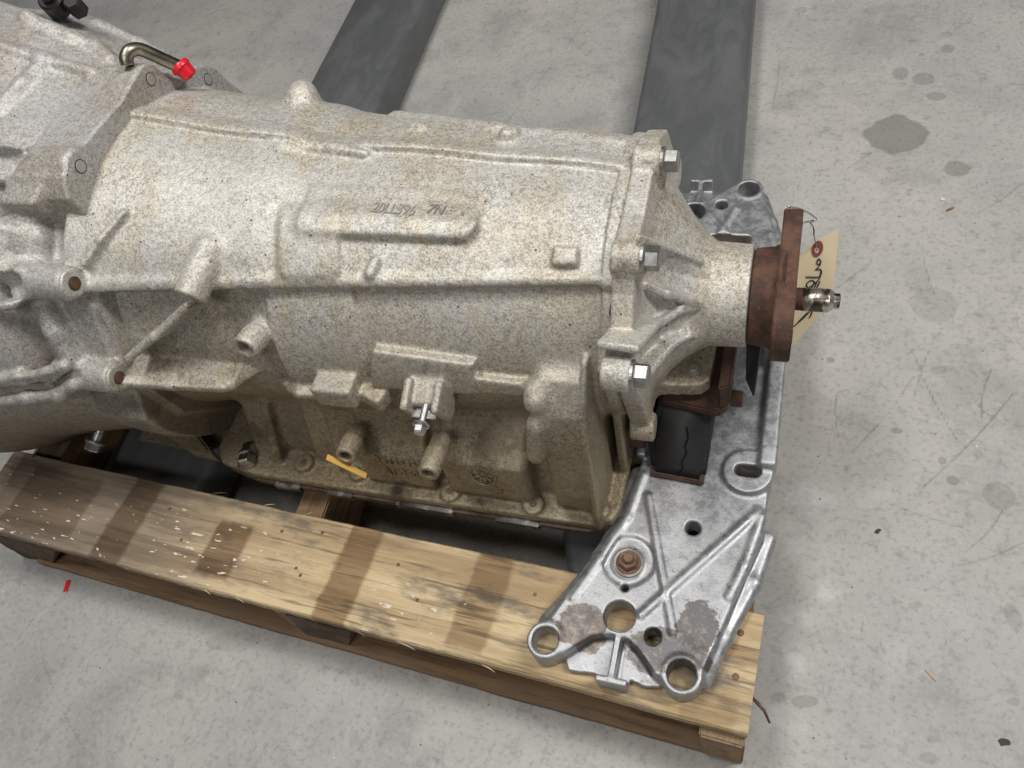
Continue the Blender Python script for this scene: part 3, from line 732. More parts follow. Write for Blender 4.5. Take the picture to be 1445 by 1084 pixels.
# left bulge whose lit top is a sloping triangle
cs.add(prism((-.392, 0, 0), (0, 1, 0), (0, 0, 1), [(-.10, -.040), (-.132, -.052), (-.174, -.092), (-.181, ZR+.03), (-.176, ZR+.01), (-.10, ZR+.01)], .086, .005), .007)
cs.cut(box((-.490, -.215, -.030), (.055, .050, .070), R=[(.80, -.60, 0), (.60, .80, 0), (0, 0, 1)], rnd=.01), .012)
# round knob bulges by the rear column
cs.add(capsule(onY(757, 553, -.142), onY(757, 566, -.150), .012), .008)
cs.add(capsule(onY(757, 600, -.162), onY(757, 640, -.172), .010), .010)
# pan rail flange with bolt ears
rail = [(-.170, -.192), (-.30, -.193), (-.45, -.1935), (-.59, -.1925), (-.640, -.183), (-.655, -.165), (-.655, .15), (-.155, .15), (-.146, .14), (-.146, -.168), (-.152, -.183)]
def railf(a, y, z):
    return np.maximum(poly2(a, y, rail) + .0, np.abs(z - (ZR + .0125)) - .0055)
cs.add(railf, .004, (-.675, -.21, ZR-.006), (-.13, .18, ZR+.03))
EARS = [(505, 664), (635, 693), (752, 711), (428, 652)]
ear_pts = []
for q in EARS:
    e = onZ(*q, ZR + .0245); ear_pts.append(e)
    cs.add(cyl(e - np.array([0, 0, .015]), e, .0115, .0015), .004)
e = onZ(848, 719, ZR + .0225); ear_pts.append(e); cs.add(cyl(e - np.array([0, 0, .012]), e, .0095, .002), .004)
# downward tube bosses for the line bracket
for (pi, po) in (((503, 610), (487, 645)), ((622, 622), (604, 670))):
    a_ = onY(*pi, -.168); b_ = along(a_, *po, .968); tube_boss(a_, b_, .0108, .0060, .006)
# bracket block over the hanging bolt
p = onY(606, 562, -.158); cs.add(box(p + np.array([0, .012, -.004]), (.0165, .020, .022), R=[(1, 0, 0), (0, .94, .34), (0, -.34, .94)], rnd=.0025), .004)
for s_ in (-1, 1):
    cs.add(box(p + np.array([.0155*s_, -.002, .0]), (.004, .016, .021), R=[(1, 0, 0), (0, .94, .34), (0, -.34, .94)], rnd=.0025), .002)
# gusset fin at the rear edge and thin rear wall rib down to the pan
g0, g1, g2, g3 = onA(868, 420, -.1425), onA(858, 512, -.1435), onY(824, 582, -.150), onY(838, 742, -.188)
cs.add(prism((-.1500, 0, 0), (0, 1, 0), (0, 0, 1), [(-.112, .06), (-.131, .045), (-.124, .005), (-.116, -.05), (-.128, -.145), (-.130, ZR+.01), (-.06, ZR+.01), (-.06, .06)], .009, .002), .003)
cs.add(prism((-.1655, 0, 0), (0, 1, 0), (0, 0, 1), [(-.126, .05), (-.152, .02), (-.170, -.02), (-.1895, -.13), (-.1925, ZR+.008), (-.10, ZR+.01), (-.08, .05)], .006, .002), .004)
# ---------------- bell bosses on the case flange
for n, b_ in BO.items():
    cs.add(cyl(b_ + np.array([-.05, 0, 0]), b_, .0145 if n != 'a' else .0125, .0015), .006)
    inw = unit([0, -b_[1], -b_[2]]); cs.add(capsule(b_ + np.array([-.04, 0, 0]) + inw*.025, b_ + np.array([-.032, 0, 0]), .013), .008)
case_me = cs.mesh('main_case', 1); del cs
case = gp('main_case', case_me, M_CASE)
case['label'] = 'oxidised speckled gearbox main case'

# plugs in the bell bolt bosses
for n, b_ in BO.items():
    gp('bolt_hole_plug', me_lathe('bolt_hole_plug', [(-.004, .0058), (.0012, .0058), (.0016, .0050)], b_, (1, 0, 0), 20), M_PLUG if n in 'de' else M_PLUGAL)
    bm = bmesh.new(); bm_lathe(bm, [(-.003, .0058), (.0011, .0059), (.0011, .0067), (-.003, .0070)], b_, (1, 0, 0), 24, caps=False); gp('bolt_hole_rim', me_bm('bolt_hole_rim', bm, True), M_HOLE)
for e in ear_pts:
    gp('pan_screw', me_lathe('pan_screw', [(-.004, .0040), (.0006, .0040), (.0010, .0034)], e, (0, 0, 1), 16), M_RUSTB)

# ---------------- bell housing
def Rb(a): return np.interp(a, [-1.0, -.9, -.80, -.72, -.645, -.64], [.268, .252, .232, .217, .203, .202])
def Rtop(a): return np.interp(a, [-1.0, -.80, -.767, -.73, -.687, -.66, -.64], [.305, .283, .264, .246, .230, .220, .213])
def bell_base(a, y, z):
    r = np.sqrt(y*y + z*z); ps = np.degrees(np.arctan2(z, -y))
    k = ss(ps, 88, 126); R = Rb(a)*(1-k) + Rtop(a)*k
    R = R - .017*ss(ps, 22, 2)*ss(a, -.66, -.74)*ss(a, -.95, -.86)
    lowk = ss(ps, 66, 60)*ss(ps, -8, 2)
    R = R*(1-lowk*ss(a, -.738, -.722)) + .186*lowk*ss(a, -.738, -.722)
    return np.maximum(np.maximum(r - R, a + .650), -.99 - a)*.85
bc = Cast((-1.0, -.285, -.275), (-.635, .335, .355), .0020)
bc.add(bell_base, 0)
def hb(px, py, off=0.0): return onRad(px, py, Rb, off)
for n, b_ in BO.items():
    bc.add(cyl(b_ + np.array([-.078 if n in 'de' else -.05, 0, 0]), b_ + np.array([-.0015, 0, 0]), .0168 if n in 'de' else .0155, .003), .006)
    inw = unit([0, -b_[1], -b_[2]])
    if n in 'de': bc.add(capsule(b_ + np.array([-.062, 0, 0]) + inw*.02, b_ + np.array([-.02, 0, 0]) + inw*.02, .016), .010)
# bolting flange: straight-edged rim between the bolt ears
def pol(R, p): t = math.radians(p); return (-R*math.cos(t), R*math.sin(t))
rimp = [pol(*q) for q in ((.214, 146), (.224, 137), (.222, 129), (.208, 124), (.213, 117), (.227, 113), (.228, 106), (.2165, 97), (.2165, 91), (.222, 79), (.230, 76), (.229, 69), (.219, 64.5), (.186, 61), (.184, 52),
    (.186, 46), (.184, 36), (.180, 30), (.180, 20), (.180, 10), (.180, 4), (.18, -20), (.19, -60), (.19, -100), (.19, -140), (.2, -180), (.205, 165))]
bc.add(prism((-.674, 0, 0), (0, 1, 0), (0, 0, 1), rimp, .064, .002), .005)
def rib(pxs, r, off=.002, k=.008): chain(bc, [hb(*q, off) for q in pxs], r, k)
_t = [None]
def rib2(pxs, r, k=.008):
    if _t[0] is None:
        tmp = bc.mesh('tmp', 0); _t[0] = shot(tmp); bpy.data.meshes.remove(tmp)
    P = [_t[0](*q)[0] for q in pxs]; P = [p for p in P if p is not None]
    chain(bc, P, r, k)
rib2([(0, 66), (60, 84), (133, 103)], .006)
rib2([(-10, 8), (40, 26), (104, 54), (137, 68), (156, 84)], .007)
rib2([(74, 10), (140, 36), (199, 64), (232, 80)], .007)
rib2([(0, 153), (32, 119), (66, 86)], .0065)
rib([(-15, 208), (12, 213), (33, 216)], .0055, .008)
rib([(-15, 256), (12, 250), (32, 240)], .0055, .008)
rib([(-15, 392), (8, 396), (24, 386)], .006, .008)
rib([(-15, 432), (12, 428), (33, 414)], .006, .008)
rib([(-20, 541), (30, 534), (70, 528), (92, 516)], .007, .003)
rib([(-20, 570), (40, 561), (85, 557), (104, 543)], .0065, .004)
bc.cut(capsule(hb(-30, 232, .012), hb(18, 228, .012), .016), .006)
bc.cut(capsule(hb(-30, 410, .012), hb(14, 404, .012), .014), .006)
bc.cut(capsule(hb(-30, 556, .016), hb(84, 540, .016), .0085), .004)
# block between the bolts and the vertical web below it
q = hb(56, 266, .000); n_ = unit([0, q[1], q[2]]); t_ = np.cross((1, 0, 0), n_)
bc.add(box(q - n_*.004, (.022, .024, .020), R=[(.96, .28*t_[1], .28*t_[2]), t_, n_], rnd=.004), .006)
rib([(50, 296), (52, 335), (55, 378)], .013, -.018, .008)
rib([(76, 303), (115, 280)], .006, -.016, .005)
rib([(60, 425), (82, 465), (104, 505)], .012, -.020, .008)
rib([(12, 330), (10, 372)], .016, -.006, .012)
# dished cover at the bottom of the bell
bell_me = bc.mesh('bell_housing', 1); del bc
bell = gp('bell_housing', bell_me, M_BELL); bell['label'] = 'grey bell housing with cast ribs'
# cover plate with the red seal and the black bracket on the far rim
pz = -.172
cov = [(-.70, -.165), (-.655, -.150), (-.615, -.120), (-.61, -.05), (-.78, -.05), (-.80, -.16)]
gp('inspection_cover', me_prism('inspection_cover', cov, pz-.006, pz, .0015), M_BELL)
for q0, q1 in (((108, 575), (132, 584)), ((163, 593), (185, 602))):
    a_, b_ = onZ(*q0, pz-.004), onZ(*q1, pz-.004)
    gp('red_seal', me_tube('red_seal', [a_, (a_+b_)/2, b_], [.0018, .003, .0018], 8), M_REDTAPE)
q = np.array(onRad(84, 6, Rtop, -.010)); bm = bmesh.new()
bm_lathe(bm, [(-.01, .013), (.008, .013), (.010, .011), (.010, .007), (.020, .007), (.022, .005)], q + np.array([-.012, .004, -.002]), (.25, -.35, .9), 24)
bm_lathe(bm, [(-.01, .010), (.006, .010), (.008, .008)], q + np.array([.012, .006, -.006]), (.25, -.35, .9), 6)
gp('sensor_plug', me_bm('sensor_plug', bm), M_BLACK)

# ---------------- tail housing
tc = Cast((-.145, -.185, -.115), (-.025, .165, .165), .0015)
BA = -.117
TB = [onA(*p, BA) for p in ((934, 228), (906, 364), (891, 529))]
TR = [float(np.hypot(b[1], b[2])) for b in TB]
def tail_base(a, y, z):
    r = np.sqrt(y*y+z*z); kt = ss(np.degrees(np.arctan2(z, -y)), 64, 72)
    aa = [-.145, -.124, -.118, -.105, -.092, -.080, -.070, -.0362]
    R = kt*np.interp(a, aa, [.127, .127, .108, .089, .071, .058, .0505, .0488]) + (1-kt)*np.interp(a, aa, [.115, .113, .096, .077, .064, .0550, .0498, .0488])
    return np.maximum(np.maximum(r - R, a + .0362), -.1408 - a)*.8
tc.add(tail_base, 0)
for b_ in TB:
    tc.add(cyl((-.1408, b_[1], b_[2]), (BA-.001, b_[1], b_[2]), .0135, .0015), .004)
    n_ = unit([0, -b_[1], -b_[2]]); tc.add(capsule(np.array([-.126, b_[1], b_[2]]) + n_*.03, np.array([-.122, b_[1], b_[2]]), .0105), .008)
far = [np.array([BA, .118, .045]), np.array([BA, .12, -.03]), np.array([BA, .10, -.09]), np.array([BA, -.10, -.095])]
for b_ in far: tc.add(cyl((-.1408, b_[1], b_[2]), (BA, b_[1], b_[2]), .0145, .0015), .006)
# flat flange with straight flanks between the bolt ears
tp_ = [(.128, .02), (.118, .075), (.095, .118), (.058, .140), (.036, .1435), (.015, .138), (-.030, .1325), (-.052, .1355), (-.072, .1345), (-.086, .124), (-.095, .108), (-.118, .082), (-.138, .0835), (-.158, .082), (-.1615, .066), (-.152, .054), (-.128, .040), (-.118, -.02), (-.105, -.085), (-.02, -.112), (.09, -.10), (.128, -.04)]
tc.add(prism((-.1312, 0, 0), (0, 1, 0), (0, 0, 1), tp_, .0192, .002), .004)
def cone_hit(px, py, off=0.0):
    Rf = lambda a: np.interp(a, [-.124, -.118, -.105, -.092, -.080, -.070, -.0362], [.127, .108, .089, .071, .058, .0505, .0488])
    return onRad(px, py, Rf, off)
for pts in (((903, 331), (945, 347), (992, 367)), ((912, 403), (945, 417), (990, 430)), ((902, 494), (935, 455), (962, 438), (988, 434)), ((917, 530), (948, 492), (972, 478), (982, 479))):
    P = [onA(*pts[0], -.118)] + [cone_hit(*q, o_) for q, o_ in zip(pts[1:], (.012, .006, .002))]
    if pts[0][1] > 480: P[0] = onA(*pts[0], -.110)
    for p, q in zip(P, P[1:]):
        n_ = unit([0, (p[1]+q[1])/2, (p[2]+q[2])/2]); U = unit(q-p); L = np.linalg.norm(q-p)
        tc.add(prism(p, U, n_, [(-.002, 0), (L+.002, 0), (L+.002, -.035), (-.002, -.035)], .0070, .002), .004)
# mounting foot
f0, f1, f2 = onZ(1003, 492, -.066), onZ(1000, 545, -.066), onZ(938, 540, -.066)
ft = [(-.118, f2[1]-.004), (f1[0]-.008, f1[1]), (f1[0], f1[1]+.008), (f1[0]+.002, -.02), (f1[0]+.002, .09), (-.118, .09)]
def footf(a, y, z): return np.maximum(poly2(a, y, ft), np.maximum(z + .066, -.084 - z))
tc.add(footf, .010, (-.14, -.13, -.11), (-.03, .12, -.03))
tail_me = tc.mesh('tail_housing', 1); del tc
tail = gp('tail_housing', tail_me, M_TAIL); tail['label'] = 'ribbed tail housing bolted to the rear of the case'
pin = onZ(979, 522, -.064); gp('locating_pin', me_lathe('locating_pin', [(-.004, .0072), (.001, .0072), (.0012, .0052), (.005, .0050), (.0056, .0042)], pin, (0, 0, 1), 24, smooth=True), M_PLUGAL)
# added dark plate, painted shade for the gap between flange and case
gp('gap_shadow_plate', me_box('gap_shadow_plate', (-.1435, -.10, -.04), (-.1395, .10, .09)), M_HOLE)

def hexbolt(name, o, d, af, hh, fr, mat, washer=None, spin=0.0, shank=None, parent=None):
    """flanged hexagon bolt; head grows along d from o"""
    bm = bmesh.new(); o = Vector(o); d = Vector(d).normalized(); R = af/math.sqrt(3)
    bm_lathe(bm, [(0, fr), (hh*.16, fr), (hh*.26, R*1.02)], o, d, 28)
    B = basis(d); M = Matrix.Rotation(spin, 3, d)
    bm2 = bmesh.new(); bm_lathe(bm2, [(hh*.2, R*.96), (hh*.22, R), (hh*.92, R), (hh, R*.86)], (0, 0, 0), d, hexn=6)
    bm2.transform(M.to_4x4()); bm2.transform(Matrix.Translation(o)); tmp = bpy.data.meshes.new('t'); bm2.to_mesh(tmp); bm2.free(); bm.from_mesh(tmp); bpy.data.meshes.remove(tmp)
    bm_lathe(bm, [(hh*.99, R*.60), (hh*1.0, R*.62), (hh*.97, R*.5)], o, d, 20)
    if shank: bm_lathe(bm, [(-shank[1], shank[0]), (0, shank[0])], o, d, 16)
    me = me_bm(name, bm)
    b = gp(name, me, mat, None)
    if washer:
        wme = me_lathe('washer', [(-washer[1], washer[0]), (0, washer[0]), (.0004, washer[0]*.97)], o - d*.0002, d, 28)
        link('washer', wme, mat, b)
    return b
for i, b_ in enumerate(TB):
    hexbolt('housing_bolt', b_ + np.array([.0, 0, 0]), (1, 0, 0), .0180, .0145, .0128, M_STEEL, spin=.3+i*.5)
for b_ in far[1:2]: hexbolt('housing_bolt', b_, (1, 0, 0), .0185, .0150, .0135, M_STEEL)

# ---------------- output flange and shaft
oz = Vector((0, 0, 0))
bm = bmesh.new(); bm_lathe(bm, [(-.030, .040), (-.0285, .0445), (-.0285, .0455), (-.012, .0475), (-.004, .052), (-.001, .056)], (-.006, 0, 0), (1, 0, 0), 48)
me = me_bm('flange_hub', bm); auto_smooth(me, 30); hub = gp('flange_hub', me, M_RUST)
out = []
for i in range(120):                               # three-lobed coupling flange
    t = 2*math.pi*i/120; lob = .5 + .5*math.cos(3*(t - math.radians(-6))); r = .0520 + .0305*lob**1.25
    out.append((r*math.cos(t), r*math.sin(t)))
# flange outline in the y-z plane, one lobe pointing up toward the camera side, one down
rotf = math.radians(45.6)
def fl_pt(x, y): c, s = math.cos(rotf), math.sin(rotf); return (c*x - s*y, s*x + c*y)
out = [fl_pt(*p_) for p_ in out]
me = me_prism('coupling_flange', out, .0, .0170, .0012, Matrix(((0, 0, 1, -.0135), (1, 0, 0, 0), (0, 1, 0, 0), (0, 0, 0, 1))))
auto_smooth(me, 40); flange = gp('coupling_flange', me, M_RUST); flange['label'] = 'rusty brown three-lobed coupling flange'
for k in range(3):
    t = math.radians(-6 + 120*k); c_ = fl_pt(.066*math.cos(t), .066*math.sin(t))
    link('bolt_hole', me_lathe('bolt_hole', [(-.0002, .0062), (.0003, .0060)], (.0037, c_[0], c_[1]), (1, 0, 0), 20), M_HOLE, flange)
gp('output_stub', me_lathe('output_stub', [(0, .0106), (.0098, .0106), (.0100, .0104)], (.0010, 0, 0), (1, 0, 0), 32, smooth=True), M_RUST)
stub_m = MT('worn_stub_steel'); a_ = stub_m.noise(90, 4, .6, stub_m.mapping(scale=(1, .5, .5))); b2 = stub_m.noise(400, 3)
stub_c = stub_m.mix(stub_m.sst(a_, .53, .60), (.13, .115, .09), (.60, .57, .50)); M_STUB = stub_m.out(stub_c, stub_m.ramp(b2, [(.3, .22), (.7, .42)]), .9)
me = me_lathe('stub_sleeve', [(0, .0106), (.0006, .0110), (.0235, .0110), (.0272, .0082)], (.0100, 0, 0), (1, 0, 0), 32, smooth=True); gp('stub_sleeve', me, M_STUB)
gp('stub_tip', me_lathe('stub_tip', [(0, .0072), (.0056, .0072), (.0062, .0064)], (.0366, 0, 0), (1, 0, 0), hexn=8), M_STUB)
gp('oil_seal', me_lathe('oil_seal', [(0, .0440), (.0040, .0435), (.0040, .036)], (-.0362, 0, 0), (1, 0, 0), 40, smooth=True), M_RUSTD)

# ---------------- pan
pan_out = [(-.176, -.1905), (-.30, -.1915), (-.45, -.192), (-.585, -.1905), (-.632, -.181), (-.647, -.165), (-.647, .145), (-.160, .145), (-.1500, .135), (-.1500, -.166), (-.157, -.182)]
me = me_prism('pan_gasket_rail', [(a, y-.004 if y < 0 else y) for a, y in pan_out], ZR-.003, ZR+.0060, .0008); pr = gp('oil_pan_rail', me, M_PAN)
shr = [(a*.0 + (-.40 + (a+.40)*.93), y*.90) for a, y in pan_out]
gp('oil_pan', me_prism('oil_pan', shr, .1276 - Z0, ZR - .0005, .003), M_PAN)
for x0, x1 in ((388, 424), (462, 498), (560, 640), (700, 762)):         # shallow crimps along the rail
    a_, b_ = onZ(x0, 690 + (x0-400)*.14, ZR+.003), onZ(x1, 690 + (x1-400)*.14, ZR+.003)
    gp('rail_clip', me_box('rail_clip', (a_[0], -.1985, ZR-.0035), (b_[0], -.186, ZR+.0068), .0008), M_DARKSTEEL)
# bracket arm left of the pan
L = [onZ(*q, -.135) for q in ((200, 590), (240, 575), (270, 600), (300, 640), (262, 632), (235, 612))]
gp('side_bracket', me_prism('side_bracket', [(p[0], p[1]) for p in L], -.160, -.135, .003), M_CASE)

sh = shot(case_me)
# ---------------- loose and fitted bolts on the near side
def hanging(name, ptop, pbot, prof, mat, nhex=None):
    d = Vector(pbot) - Vector(ptop); bm = bmesh.new()
    for kind, pr_ in prof:
        bm_lathe(bm, pr_, ptop, d, 24, hexn=6 if kind == 'hex' else None)
    return gp(name, me_bm(name, bm), mat)
t0 = onY(601, 572, -.178); t1 = along(t0, 593, 606, .985)
hanging('bracket_bolt', t0, t1, [('r', [(0, .0032), (.020, .0032)]), ('r', [(.0185, .0078), (.0200, .0082), (.0215, .0070)]), ('hex', [(.021, .0060), (.0270, .0060), (.0285, .0050)])], M_ZINC)
q = onY(600, 578, -.172); gp('bolt_clip', me_box('bolt_clip', (q[0]-.013, q[1]-.008, q[2]-.003), (q[0]+.013, q[1]+.010, q[2]-.0015), .0005), M_ZINC)
t0 = sh(352, 634)[0]; t1 = along(t0, 346, 664, .972)
hanging('drain_plug', t0, t1, [('r', [(-.004, .0090), (.0085, .0090)]), ('r', [(.0075, .0108), (.011, .0110), (.012, .0125), (.0145, .0125)]), ('hex', [(.0145, .0115), (.0265, .0115), (.0285, .0098)])], M_PLUGST)
t0 = onY(149, 588, -.165); t1 = along(t0, 128, 641, .995)
hanging('long_cover_bolt', t0, t1, [('r', [(0, .0058), (.022, .0058)]), ('r', [(.0215, .0072), (.0235, .0074)]), ('r', [(.0235, .0062), (.0330, .0062)]), ('r', [(.0325, .0118), (.0345, .0122), (.0360, .0110)]), ('hex', [(.036, .0098), (.0440, .0098), (.0455, .0085)])], M_ZINC)
# yellow plastic strip tucked behind the left tube boss
a_, b_ = onY(461, 645, -.206), onY(517, 672, -.206)
U = Vector(b_ - a_); Lg = U.length; Bm = basis(U, (0, -1, .3))
me = me_box('plastic_strip', (-.0008, -.0034, 0), (.0008, .0034, Lg), .0003); me.transform(Bm.to_4x4()); me.transform(Matrix.Translation(Vector(a_)))
gp('plastic_strip', me, M_YEL)['label'] = 'yellowed plastic strip'

# ---------------- cooler tube with its red cap and bracket
ct = [onA(*q, a_) for q, a_ in (((180, 92), -.655), ((178, 82), -.655), ((184, 72), -.652), ((198, 70), -.648), ((222, 80), -.640), ((246, 91), -.632), ((256, 95), -.628))]
tube = gp('cooler_tube', me_tube('cooler_tube', spline(ct, 6), .0068, 16), M_TUBE)
dcap = unit(ct[-1]-ct[-2]); cd = unit(dcap + np.array([.15, -.55, -.25]))
cap = gp('red_cap', me_lathe('red_cap', [(-.004, .0098), (-.001, .0112), (.001, .0112), (.002, .0096), (.0115, .0082), (.0125, .0070), (.0125, .0048), (.0095, .0044)], ct[-1], cd, 28, smooth=True), M_RED)
lg = BO['a']
me = me_prism('line_bracket', [(-.075, -.012), (-.004, -.016), (-.004, .012), (-.075, .018)], 0, .004, .001, Matrix(((1, 0, 0, lg[0]), (0, 1, 0, lg[1]), (0, 0, 1, lg[2]+.004), (0, 0, 0, 1))))
gp('line_bracket', me, M_BELL)

# ---------------- cast and stamped characters
def text_me(name, s, size, o, U, V, depth=.0006, bold=0.0, xs=1.0):
    cu = bpy.data.curves.new(name, 'FONT'); cu.body = s; cu.size = size; cu.extrude = depth; cu.align_x = 'CENTER'; cu.align_y = 'CENTER'; cu.offset = bold
    tmp = bpy.data.objects.new(name, cu); col.objects.link(tmp); dg = bpy.context.evaluated_depsgraph_get()
    me = bpy.data.meshes.new_from_object(tmp.evaluated_get(dg)); bpy.data.objects.remove(tmp); bpy.data.curves.remove(cu)
    U = Vector(U).normalized(); V = Vector(V); V = (V - U*U.dot(V)).normalized(); W = U.cross(V)
    M = Matrix.Identity(4)
    U = U*xs
    for i in range(3): M[i][0], M[i][1], M[i][2], M[i][3] = U[i], V[i], W[i], o[i]
    me.transform(M); return me
sh = shot(case_me)
def conform(me, o, n, lift):
    """lay a flat lettering mesh on the casting"""
    bm = bmesh.new(); bm.from_mesh(case_me); T = BVHTree.FromBMesh(bm); bm.free(); n = Vector(n)
    for v in me.vertices:
        h = T.ray_cast(v.co + n*.02, -n, .05); top = (v.co - Vector(o)).dot(n)
        if h[0] is not None: v.co = h[0] + n*(lift if top > 0 else -.001)
def lettering(name, s, size, pc, pr_, mat, lift, bold=0.0, xs=1.0, nrm_=None):
    o_, n_ = sh(*pc); r_, _ = sh(*pr_)
    if nrm_ is not None: n_ = unit(nrm_); r_ = o_ + np.array([1., 0, 0])
    if o_ is None or r_ is None: return
    U = unit(r_ - o_); V = np.cross(n_, U)
    me = text_me(name, s, size, o_, U, V, .001, bold, xs); conform(me, o_, n_, lift)
    return gp(name, me, mat)
lettering('stamped_number', '20LL396', .0180, (556, 296), (580, 298), M_STAMP, .0010, 0, .66)
lettering('stamped_number', '7N', .0165, (616, 297), (630, 299), M_STAMP2, .0010, .0002, .75)
lettering('cast_number', '24233455', .0155, (563, 652), (580, 657), M_CASE, .0018, .0002, .92, (0, -.97, .24))
lettering('cast_number', 'A1-380', .0155, (567, 667), (582, 671), M_CASE, .0018, .0002, .92, (0, -.97, .24))
o_, n_ = sh(681, 668); n_ = unit((0, -.97, .24)); r_ = o_ + np.array([1., 0, 0])
if o_ is not None:
    U = Vector(unit(r_-o_)); W = Vector(n_); V = W.cross(U)*1.2; bm = bmesh.new(); O = Vector(o_) - V*.002
    N = 36
    bm_tube(bm, [O + W*.0003 + .0135*(U*math.cos(2*math.pi*i/N) + V*math.sin(2*math.pi*i/N)) for i in range(N+1)], .0013, 6)
    for k in range(9):
        t = 2*math.pi*k/9; a1 = U*math.cos(t) + V*math.sin(t)
        bm_tube(bm, [O + W*.0004 + a1*.004, O + W*.0004 + a1*.0112], .0011, 5)
    gp('casting_clock', me_bm('casting_clock', bm, True), M_CASE)
# dark casting pores seen as black dots
pore = []
for px, py in ((524, 378),): pass

# ================================================================== CROSSMEMBER
ZC = .155 - Z0
xm = empty('gearbox_crossmember', tuple(toW((-.09, -.02, .127 - Z0))), math.atan2(AX[1], AX[0]))
tag(xm, 'bright cast aluminium crossmember under the tail housing, X-shaped ribs and round bolt holes', 'crossmember')
XO = (.09, .02, Z0 - .127)
def xp(name, me, mat, parent=None): return link(name, me, mat, xm, XO) if parent is None else link(name, me, mat, parent)
near = [(-.2085, -.3225), (-.2005, -.2965), (-.1850, -.262), (-.1690, -.232), (-.1450, -.166), (-.1365, -.108), (-.1300, -.062), (-.128, 0)]
right = [(-.0015, 0), (.0005, -.06), (-.001, -.112), (-.0035, -.172), (-.0240, -.243), (-.0430, -.310), (-.0470, -.327), (-.060, -.335), (-.0735, -.331), (-.088, -.3235), (-.108, -.303), (-.121, -.2955), (-.135, -.2945), (-.152, -.300), (-.176, -.322), (-.190, -.3295), (-.203, -.3290)]
half = near + right
half = near[:-1] + [(a, -y) for a, y in reversed(near[:-1])]
farp = [(a, -y) for a, y in right]                     # mirror image at the far end
outline = near[:-1] + [(a, -y) for a, y in near[:-1]][::-1] + farp[::-1] + right[1:]
xc = Cast((-.232, -.352, ZC-.040), (.016, .352, ZC+.028), .0016)
X2 = xc.g[0][:, None]; Y2 = xc.g[1][None, :]
D2 = poly2(X2, Y2, outline)
def plate(a, y, z):
    d = D2[:, :, None]; drop = .012*ss(-d, .016, .0)*0
    A = d + .003; B = np.abs(z - (ZC - .0135)) - .0135 + .003
    return np.minimum(np.maximum(A, B), 0) + np.sqrt(np.maximum(A, 0)**2 + np.maximum(B, 0)**2) - .003
xc.add(plate, 0)
def sym(fn_pts):                                       # run a builder for both ends
    for s_ in (1, -1): fn_pts(s_)
def both(s_):
    def P(a, y, z=ZC): return np.array([a, y*s_, z])
    # recessed web between the bolt ears and its T rib
    web = [(-.178, -.318*s_), (-.172, -.3325*s_), (-.143, -.3300*s_), (-.141, -.338*s_), (-.112, -.3345*s_), (-.111, -.3290*s_), (-.097, -.332*s_), (-.082, -.330*s_), (-.09, -.31*s_), (-.12, -.285*s_), (-.15, -.29*s_)]
    xc.add(lambda a, y, z: np.maximum(poly2(a, y, web), np.abs(z - (ZC-.0225)) - .0035), .003, (-.20, -.36, ZC-.04), (-.06, .36, ZC+.01))
    xc.add(box(P(-.127, -.315, ZC-.012), (.0032, .020, .0105), rnd=.001), .003)
    xc.add(box(P(-.1265, -.3365, ZC-.0135), (.0150, .0032, .0125), rnd=.001), .002)
    # crossing ribs
    for p, q in (((-.1220, -.1445), (-.0760, -.282)), ((-.010, -.1445), (-.1085, -.271))):
        xc.add(capsule(P(*p, ZC-.0012), P(*q, ZC-.0012), .0044), .003)
    # slotted boss
    xc.add(cyl(P(-.0245, -.103, ZC-.02), P(-.0245, -.103, ZC+.0065), .0255, .002), .005)
    # bolt pad: shallow dish round the nut
    xc.cut(cyl(P(-.1305, -.218, ZC-.0025), P(-.1305, -.218, ZC+.02), .0255, .001), .004)
    xc.add(cyl(P(-.1305, -.2215, ZC-.02), P(-.1305, -.2215, ZC-.0003), .0160, .001), .003)
    # raised ear rims
    for c_ in ((-.1963, -.3127), (-.0628, -.3188)):
        xc.add(cyl(P(*c_, ZC-.0270), P(*c_, ZC+.0012), .0185, .0015), .003)
    # outer side wall along the left flank
    L_ = [(-.201, -.292), (-.1755, -.250), (-.160, -.215), (-.147, -.170), (-.139, -.115)]
    for p, q in zip(L_, L_[1:]): xc.add(capsule(P(*p, ZC-.014), P(*q, ZC-.014), .0095), .005)
    L_ = [(-.178, -.267), (-.158, -.222), (-.139, -.172), (-.131, -.12)]
    for p, q in zip(L_, L_[1:]): xc.add(capsule(P(*p, ZC-.001), P(*q, ZC-.001), .003), .004)
    # right flank lip
    L_ = [(-.0065, -.150), (-.018, -.205), (-.029, -.238)]
    for p, q in zip(L_, L_[1:]): xc.add(capsule(P(*p, ZC-.001), P(*q, ZC-.001), .0042), .004)
    L_ = [(.003, -.165), (-.008, -.215), (-.030, -.275), (-.044, -.318)]
    for p, q in zip(L_, L_[1:]): xc.add(capsule(P(*p, ZC-.018), P(*q, ZC-.018), .0075), .006)
sym(both)
# the long worn rail on the rear edge and the cradle walls in the middle
xc.add(box((-.0055, 0, ZC+.004), (.0090, .098, .0110), rnd=.004), .006)
xc.add(box((-.137, 0, ZC-.004), (.006, .10, .010), rnd=.003), .005)
